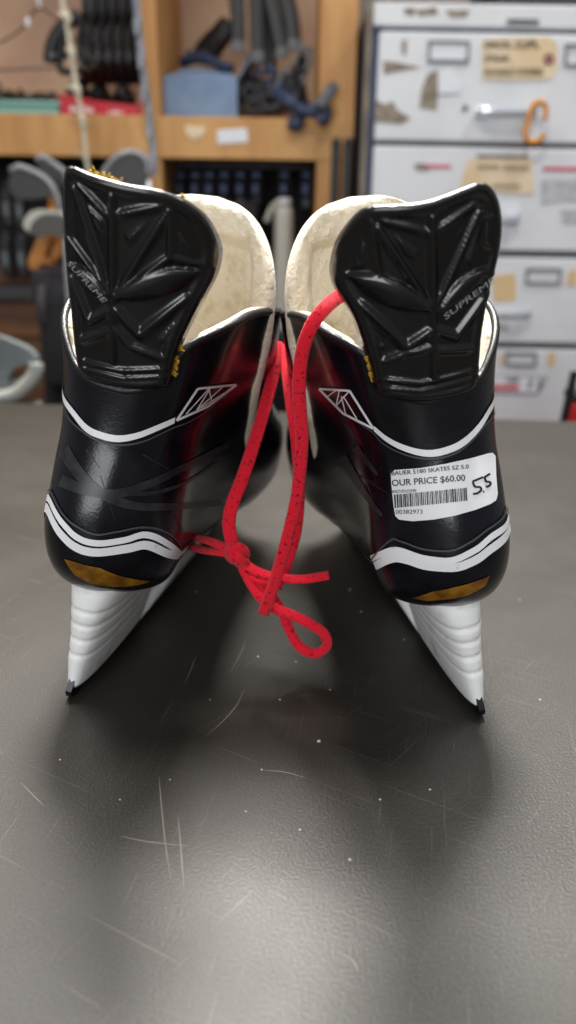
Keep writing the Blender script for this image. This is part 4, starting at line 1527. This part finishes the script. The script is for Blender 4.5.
def golfbag():
    Y = 1.70
    t = thing('golf_bag', 'dark grey golf bag with a pocket standing behind the left skate', 'bag', (at(62, 300, Y).x, Y, 0))
    c = at(64, 268, Y)
    r = .062
    part('collar', M['bag'], t, lambda bm: lathe(bm, [(r * 1.02, -.07), (r * 1.08, -.06), (r * 1.1, -.01), (r * 1.04, 0), (r * .9, 0), (r * .88, -.05)], c, 24), smooth=True, label='grey padded collar')
    part('bag_body', M['bag_dark'], t, lambda bm: lathe(bm, [(r * .95, -c.z + .001), (r, -c.z + .03), (r, -.3), (r * .97, -.071), (r * .8, -.071)], c, 24), smooth=True)
    q = at(52, 345, Y - .075)
    part('pocket', M['bag_dark'], t, lambda bm: box(bm, (q.x - .02, Y - .085, q.z - .09), (q.x + .08, Y - .055, q.z + .10), .012))
    part('shoulder_strap', M['bag'], t, lambda bm: linepx(bm, [(42, 285, Y - .08), (41, 305, Y - .095), (43, 325, Y - .085)], .010, .003, up=(0, -1, 0)), smooth=True)
golfbag()
packs = [(6, 208, 'upper left'), (19, 210, 'upper right'), (5, 258, 'lower left'), (21, 258, 'lower right')]
for (x, y, wd) in packs:
    Y = YS + .06
    t = thing('blade_pack', wd + ' of four black hanging packs with pale labels at the left edge', 'package', tuple(at(x, y - 20, Y)), 'black hanging packs at the left edge')
    part('pack_body', M['black_plastic'], t, lambda bm: boxpx(bm, x - 6, y - 22, x + 6, y + 20, Y, .03, .008))
    part('pale_label', M['grey_tip'], t, lambda bm: boxpx(bm, x - 3, y - 6, x + 2.5, y + 8, Y - .003, .002, .0005))
    part('hang_tab', M['charcoal'], t, lambda bm: boxpx(bm, x - 2, y - 28, x + 2, y - 21.5, Y + .01, .004, .001))
# grey chair back behind the counter
def chair():
    Y = 1.12
    t = thing('plastic_chair', 'grey plastic chair, its curved backrest showing at the left edge behind the counter', 'chair', (at(-20, 380, Y).x, Y + .2, 0))
    p5 = lambda pts: [(x / 7.2, 280 + y / 7.2) for x, y in pts]
    outer = p5([(-420, 560), (-300, 430), (-120, 395), (0, 412), (100, 452), (190, 492), (244, 540), (264, 590), (262, 650), (230, 720), (170, 785), (100, 838), (0, 862), (-140, 880), (-300, 860), (-400, 760)])
    hole = p5([(58, 716), (84, 660), (130, 624), (190, 606), (232, 602), (236, 624), (206, 664), (150, 704), (100, 728), (62, 738)])
    def back(bm):
        po = catmull_px(outer, 3); ph = catmull_px(hole, 3)
        pts = [Vector(p) for p in po + ph]
        no = len(po)
        v, e, f, *_ = delaunay_2d_cdt(pts, [], [list(range(no)), list(range(no, no + len(ph)))], 1, 1e-6)
        def inh(q):
            c = False
            for i in range(len(ph)):
                a, b = ph[i], ph[i - 1]
                if (a[1] > q.y) != (b[1] > q.y) and q.x < (b[0] - a[0]) * (q.y - a[1]) / (b[1] - a[1]) + a[0]: c = not c
            return c
        fs = [t_ for t_ in f if not inh(sum((v[i] for i in t_), Vector((0, 0))) / 3)]
        vv = [bm.verts.new(at(q.x, q.y, Y + .00002 * (q.x - 30) ** 2)) for q in v]
        for t_ in fs: bm.faces.new([vv[i] for i in t_])
        r = bmesh.ops.extrude_face_region(bm, geom=bm.faces[:])
        for e_ in r['geom']:
            if isinstance(e_, bmesh.types.BMVert): e_.co.y += .018
    part('backrest', M['chair_grey'], t, back)
    part('rim_roll', M['rim_grey'], t, lambda bm: linepx(bm, [(x, y, Y - .004) for x, y in p5([(256, 600), (258, 650), (226, 716), (166, 778), (98, 828), (0, 850), (-120, 864)])], .011, .008), smooth=True)
    c = at(-25, 390, Y)
    part('seat', M['chair_grey'], t, lambda bm: box(bm, (c.x - .20, Y + .02, .43), (c.x + .20, Y + .36, .455), .012))
    for sx in (-.16, .16):
        part('back_support', M['iron'], t, lambda bm: tube(bm, catmull([Vector((c.x + sx * .5, Y + .022, c.z - .02)), Vector((c.x + sx * .7, Y + .03, .6)), Vector((c.x + sx, Y + .08, .43))], 6), .011), smooth=True)
        for sy in (.06, .32):
            part('leg', M['iron'], t, lambda bm: tube(bm, [Vector((c.x + sx, Y + sy, .432)), Vector((c.x + sx * 1.15, Y + sy, 0.0))], .011), smooth=True)
chair()

# ------------------------------------------------------------------ white drawer cabinet
YC = 1.85
cab = thing('drawer_cabinet', 'worn white steel drawer cabinet with handwritten tags at the right', 'cabinet', (at(470, 300, YC).x, YC, 0))
zc1 = at(420, 3, YC).z
cx0, cx1 = at(364, 100, YC).x, at(366, 100, YC).x + .78
body_w = cx1
sl = (at(569.5, 32.8, YC).z - at(379, 28.7, YC).z)  # noqa
xg0, xg1 = at(369.5, 100, YC).x, at(376, 100, YC).x
part('carcass', M['cabinet_blue'], cab, lambda b: box(b, (cx0 + .004, YC + .012, 0.02), (cx1, YC + .5, zc1 - .004), .003))
part('corner_post', M['cabinet_tan'], cab, lambda b: box(b, (cx0, YC, 0), (xg0, YC + .05, zc1 - .003), .003))
zr = at(420, 27, YC).z
part('top_rail', M['cabinet'], cab, lambda b: (box(b, (xg0 + .0005, YC - .004, zr), (cx1, YC + .02, zc1), .004), box(b, (cx0, YC + .02, zc1 - .002), (cx1, YC + .5, zc1), .0)))
part('slot', M['dark_gap'], cab, lambda b: boxpx(b, 507, 19, 539, 25, YC - .0055, .0015, 0))
part('scuff_patch', M['tear'], cab, lambda b: (polypx(b, [(404, 8), (416, 8), (413, 16), (405, 14)], YC - .0055, .001), polypx(b, [(415, 10), (436, 7), (438, 14), (420, 16)], YC - .0055, .001), polypx(b, [(446, 10), (470, 10), (466, 17), (450, 17)], YC - .0055, .001)))
YD = YC - .012
edges = [(31.5, 141), (146.5, 249), (256, 341), (347.5, 440), (446, 540)]
drawers = []
for i, (ya, yb) in enumerate(edges):
    za, zb_ = at(420, ya, YD).z, at(420, yb, YD).z
    d = part('drawer', M['cabinet'], cab, lambda b: box(b, (xg1, YD, zb_), (cx1 - .004, YD + .3, za), .004))
    drawers.append(d)
    if zb_ > .5:
        part('drawer_lip', M['dark_gap'], cab, lambda b: box(b, (xg1, YD + .011, zb_ - .012), (cx1 - .004, YD + .02, zb_ - .001)))
def frame(bm, x0, y0, x1, y1, Y, w=3.0, d=.006):
    boxpx(bm, x0, y0, x1, y0 + w, Y, d, .001); boxpx(bm, x0, y1 - w, x1, y1, Y, d, .001)
    boxpx(bm, x0, y0 + w, x0 + w, y1 - w, Y, d, .001); boxpx(bm, x1 - w, y0 + w, x1, y1 - w, Y, d, .001)
Yf = YD - .006
def c8(pts): return [(340 + x / 2.44, y / 2.44) for x, y in pts]
def cz(pts): return [(410 + x / 3.47, 20 + y / 3.47) for x, y in pts]
d1, d2, d3, d4 = drawers[:4]
part('label_holder', M['holder_metal'], d1, lambda b: frame(b, 428, 40, 470, 62, Yf))
part('label_holder', M['holder_metal'], d1, lambda b: frame(b, 565, 43, 612, 66, Yf))
part('holder_card', M['paper_white'], d1, lambda b: boxpx(b, 431, 43, 467, 59, YD - .002, .001, 0))
tagp = part('paper_tag', M['manila'], d1, lambda b: polypx(b, cz([(250, 68), (340, 62), (480, 58), (512, 80), (512, 172), (490, 204), (380, 208), (252, 204)]), YD - .003, .0015), label='manila paper tag')
part('tag_ring', M['maroon'], tagp, lambda b: tube(b, [at(549 + 3.6 * math.cos(a_), 59 + 3.8 * math.sin(a_), YD - .0045) for a_ in [2 * math.pi * k_ / 16 for k_ in range(16)]], .0035, .0015, up=(0, -1, 0), closed=True))
for s_, a_, b_, h_ in [('DROS, CLIPS,', (262, 98), (448, 96), 26), ('STRAP,', (260, 146), (348, 146), 26), ('GOGGLE COVERS', (258, 190), (462, 190), 22)]:
    q = cz([a_, b_]); textpx(s_, q[0], q[1], h_ / 3.47, YD - .0042, M['pencil'], tagp, bold=.025)
part('pull_handle', M['chrome'], d1, lambda b: (linepx(b, [(478, 111, YD - .02), (490, 112, YD - .028), (520, 112, YD - .028), (536, 112, YD - .02)], .012, .008, up=(0, -1, 0)), boxpx(b, 477, 107, 482, 116, YD - .02, .0195, .003), boxpx(b, 531, 107, 537, 117, YD - .02, .0195, .003)), smooth=False, label='chrome pull handle')
part('screw', M['dark_gap'], d1, lambda b: lathe(b, [(.006, .0), (.006, -.004), (.002, -.006)], at(465, 108, YD), 10, 'Y'))
part('bare_patch', M['tear'], d1, lambda b: (polypx(b, c8([(104, 148), (140, 152), (196, 164), (150, 172), (108, 180)]), YD - .0018, .001), polypx(b, c8([(238, 170), (215, 180), (200, 215), (194, 262), (236, 268), (240, 220)]), YD - .0018, .001),
                                            polypx(b, c8([(88, 244), (110, 256), (128, 246), (140, 268), (172, 288), (150, 302), (84, 296)]), YD - .0018, .001), polypx(b, c8([(150, 100), (164, 96), (160, 136), (152, 128)]), YD - .0018, .001)))
part('paper_scrap', M['paper_white'], d1, lambda b: polypx(b, c8([(240, 176), (268, 164), (298, 196), (292, 226), (240, 228)]), YD - .0036, .0016))
# carabiner hangs on the handle: a thing of its own
cb = thing('carabiner', 'orange carabiner clipped on the chrome handle of the top drawer', 'carabiner', tuple(at(536, 104, YD - .03)))
YB = YD - .034
part('hook_body', M['orange'], cb, lambda b: linepx(b, [(545, 120, YB), (546, 108, YB), (542, 102.5, YB), (536, 103, YB), (532, 107, YB), (529, 118, YB), (525.5, 132, YB), (527, 140, YB), (534, 142, YB), (541, 139, YB), (544, 134, YB)], .0052, seg=10), smooth=True)
part('gate', M['chrome'], cb, lambda b: linepx(b, [(545, 119, YB), (544.6, 127, YB), (544, 135, YB)], .0042, seg=8), smooth=True)
# second drawer
note = part('paper_note', M['manila'], d2, lambda b: polypx(b, [(468, 159), (532, 160), (534, 192), (528, 194), (470, 190), (460, 188), (463, 176)], YD - .003, .0015), label='manila handwritten note')
def scrib(bm, x0, x1, y, amp, Y):
    n = int((x1 - x0) / 1.1)
    pts = [(x0 + (x1 - x0) * k_ / n, y + amp * (1 if k_ % 2 else -1) * (.5 + .5 * abs(math.sin(k_ * 2.3))), Y) for k_ in range(n + 1)]
    tube(bm, [at(*p) for p in pts], .0014, .0008, up=(0, -1, 0), seg=6)
part('pen_scrawl', M['pencil'], note, lambda b: (scrib(b, 478, 499, 167, 2.6, YD - .0045), scrib(b, 504, 529, 168, 2.6, YD - .0045), scrib(b, 492, 520, 186, 2.4, YD - .0045)))
part('tape_strip', M['tear'], d2, lambda b: boxpx(b, 477, 154.5, 528, 158.5, YD - .002, .001, 0))
part('red_tape', M['red_tape'], d2, lambda b: (boxpx(b, 426, 164.5, 451, 168, YD - .002, .001, 0), boxpx(b, 543, 167, 600, 171, YD - .002, .001, 0)))
part('smudge', M['smudge'], d2, lambda b: (polypx(b, [(542, 180), (576, 178), (600, 178), (600, 200), (560, 202), (541, 204)], YD - .0018, .001), polypx(b, [(560, 210), (600, 208), (600, 222), (564, 224)], YD - .0018, .001)))
part('bare_patch', M['tear'], d2, lambda b: (polypx(b, [(414, 164), (424, 163), (432, 168), (426, 171), (416, 170)], YD - .0019, .001),))
part('pull_handle', M['chrome'], d2, lambda b: linepx(b, [(470, 219, YD - .018), (486, 220, YD - .028), (506, 221, YD - .028), (518, 220, YD - .018)], .012, .008, up=(0, -1, 0)))
part('paper_scrap', M['paper_white'], d2, lambda b: polypx(b, [(502, 203), (518, 201), (521, 212), (512, 216), (502, 214)], YD - .0036, .0016))
# third drawer
part('label_holder', M['holder_metal'], d3, lambda b: frame(b, 526, 268, 562, 284, Yf, 2.4))
part('masking_tape', M['tape'], d3, lambda b: polypx(b, [(492, 276), (515, 273), (516, 300), (494, 302)], YD - .002, .001))
part('masking_tape', M['tape'], d3, lambda b: boxpx(b, 568, 270, 577, 286, YD - .002, .001, 0))
part('pull_handle', M['chrome'], d3, lambda b: linepx(b, [(470, 312, YD - .018), (486, 314, YD - .028), (520, 315, YD - .028), (530, 314, YD - .018)], .010, .007, up=(0, -1, 0)))
part('pen_scrawl', M['smudge'], d3, lambda b: scrib(b, 498, 508, 326, 5, YD - .002))
# fourth drawer
part('label_holder', M['holder_metal'], d4, lambda b: frame(b, 506, 352, 537, 366, Yf, 2.2))
part('masking_tape', M['tape'], d4, lambda b: boxpx(b, 548, 352, 555, 366, YD - .002, .001, 0))
part('masking_tape', M['tape'], d4, lambda b: boxpx(b, 500, 354, 504, 366, YD - .002, .001, 0))
stk = part('shop_sticker', M['dark_gap'], d4, lambda b: polypx(b, [(470, 375), (548, 377), (538, 394.5), (470, 393)], YD - .002, .001), label='bordered sticker with grey lettering')
part('sticker_face', M['paper_white'], stk, lambda b: polypx(b, [(471, 376.2), (545.5, 378.3), (536.6, 393), (471, 391.6)], YD - .0034, .001))
textpx('OR', (506, 382.5), (520, 382.8), 5, YD - .005, M['dark_gap'], stk, bold=.03)
textpx('11', (528, 388), (540, 388.4), 9, YD - .005, M['dark_gap'], stk, bold=.03, shear=.2)
part('red_bar', M['red_tape'], stk, lambda b: boxpx(b, 472, 384.5, 519, 390, YD - .0045, .001, 0))
# things on top of the cabinet
def topbox():
    t = thing('storage_bin', 'dark storage bin on top of the white drawer cabinet', 'bin', tuple(at(530, -2, YC + .1)))
    p = at(498, -4, YC + .08)
    part('bin_body', M['charcoal'], t, lambda b: box(b, (p.x, YC + .08, zc1 + .0005), (p.x + .36, YC + .4, zc1 + .16), .01))
    part('bin_lid', M['black_plastic'], t, lambda b: box(b, (p.x - .008, YC + .072, zc1 + .16), (p.x + .368, YC + .408, zc1 + .18), .006))
topbox()
def redbin():
    Y = 1.14
    t = thing('red_sign', 'red sign with a slanted black edge at the right side behind the counter', 'sign', (at(575, 400, Y).x + .15, Y, 0))
    q = at(566, 398, Y)
    ztop = at(572, 402, Y).z
    part('sign_board', M['red_plastic'], t, lambda b: box(b, (q.x + .012, Y, 0), (q.x + .34, Y + .045, ztop), .008))
    part('black_post', M['black_plastic'], t, lambda b: prism(b, [at(561.5, 424, Y - .012), at(567.5, 424, Y - .012), at(579, 372, Y - .012), at(573, 372, Y - .012)], (0, .011, 0)))
    part('black_rim', M['black_plastic'], t, lambda b: box(b, (q.x + .012, Y - .004, ztop + .0005), (q.x + .344, Y + .049, ztop + .012), .003))
redbin()
# ------------------------------------------------------------------ light
def area(name, loc, size, sizey, power, rot=(0, 0, 0), color=(1, 1, 1)):
    l = bpy.data.lights.new(name, 'AREA')
    l.shape = 'RECTANGLE'
    l.size = size; l.size_y = sizey
    l.energy = power
    l.color = color
    o = bpy.data.objects.new(name, l)
    COL.objects.link(o)
    o.location = loc
    o.rotation_euler = rot
    return o


area('ceiling_lamp', (0.0, 0.34, 2.75), 0.16, 0.20, 12, color=(1.0, 0.97, 0.93))
key = area('ceiling_lamp', (0.0, 1.34, 2.75), 0.7, 0.3, 19, rot=(R(-32), 0, 0), color=(1.0, 0.96, 0.91))
key.data.spread = R(85)
area('ceiling_lamp', (-0.9, 1.3, 2.85), 0.4, 1.0, 12, color=(1.0, 0.97, 0.93))
area('ceiling_lamp', (1.1, 1.2, 2.85), 0.4, 1.0, 12, color=(1.0, 0.98, 0.96))
area('ceiling_lamp', (0.2, -1.2, 2.8), 1.8, 0.5, 8, color=(0.96, 0.98, 1.0))
area('camera_side_fill', (-0.7, -2.2, 1.75), 1.6, 1.1, 27, rot=(R(90), 0, R(-10)), color=(0.94, 0.97, 1.0))  # added fill light behind the camera, brightens surfaces facing it; no real window
w = bpy.data.worlds.new('world')
w.use_nodes = True
bgn = w.node_tree.nodes['Background']
bgn.inputs['Color'].default_value = (0.90, 0.91, 0.93, 1)
bgn.inputs['Strength'].default_value = 0.15
SC.world = w
SC.view_settings.view_transform = 'Standard'
SC.view_settings.look = 'None'
SC.view_settings.exposure = 0.55
SC.view_settings.gamma = 1.0
SC.view_settings.use_curve_mapping = False
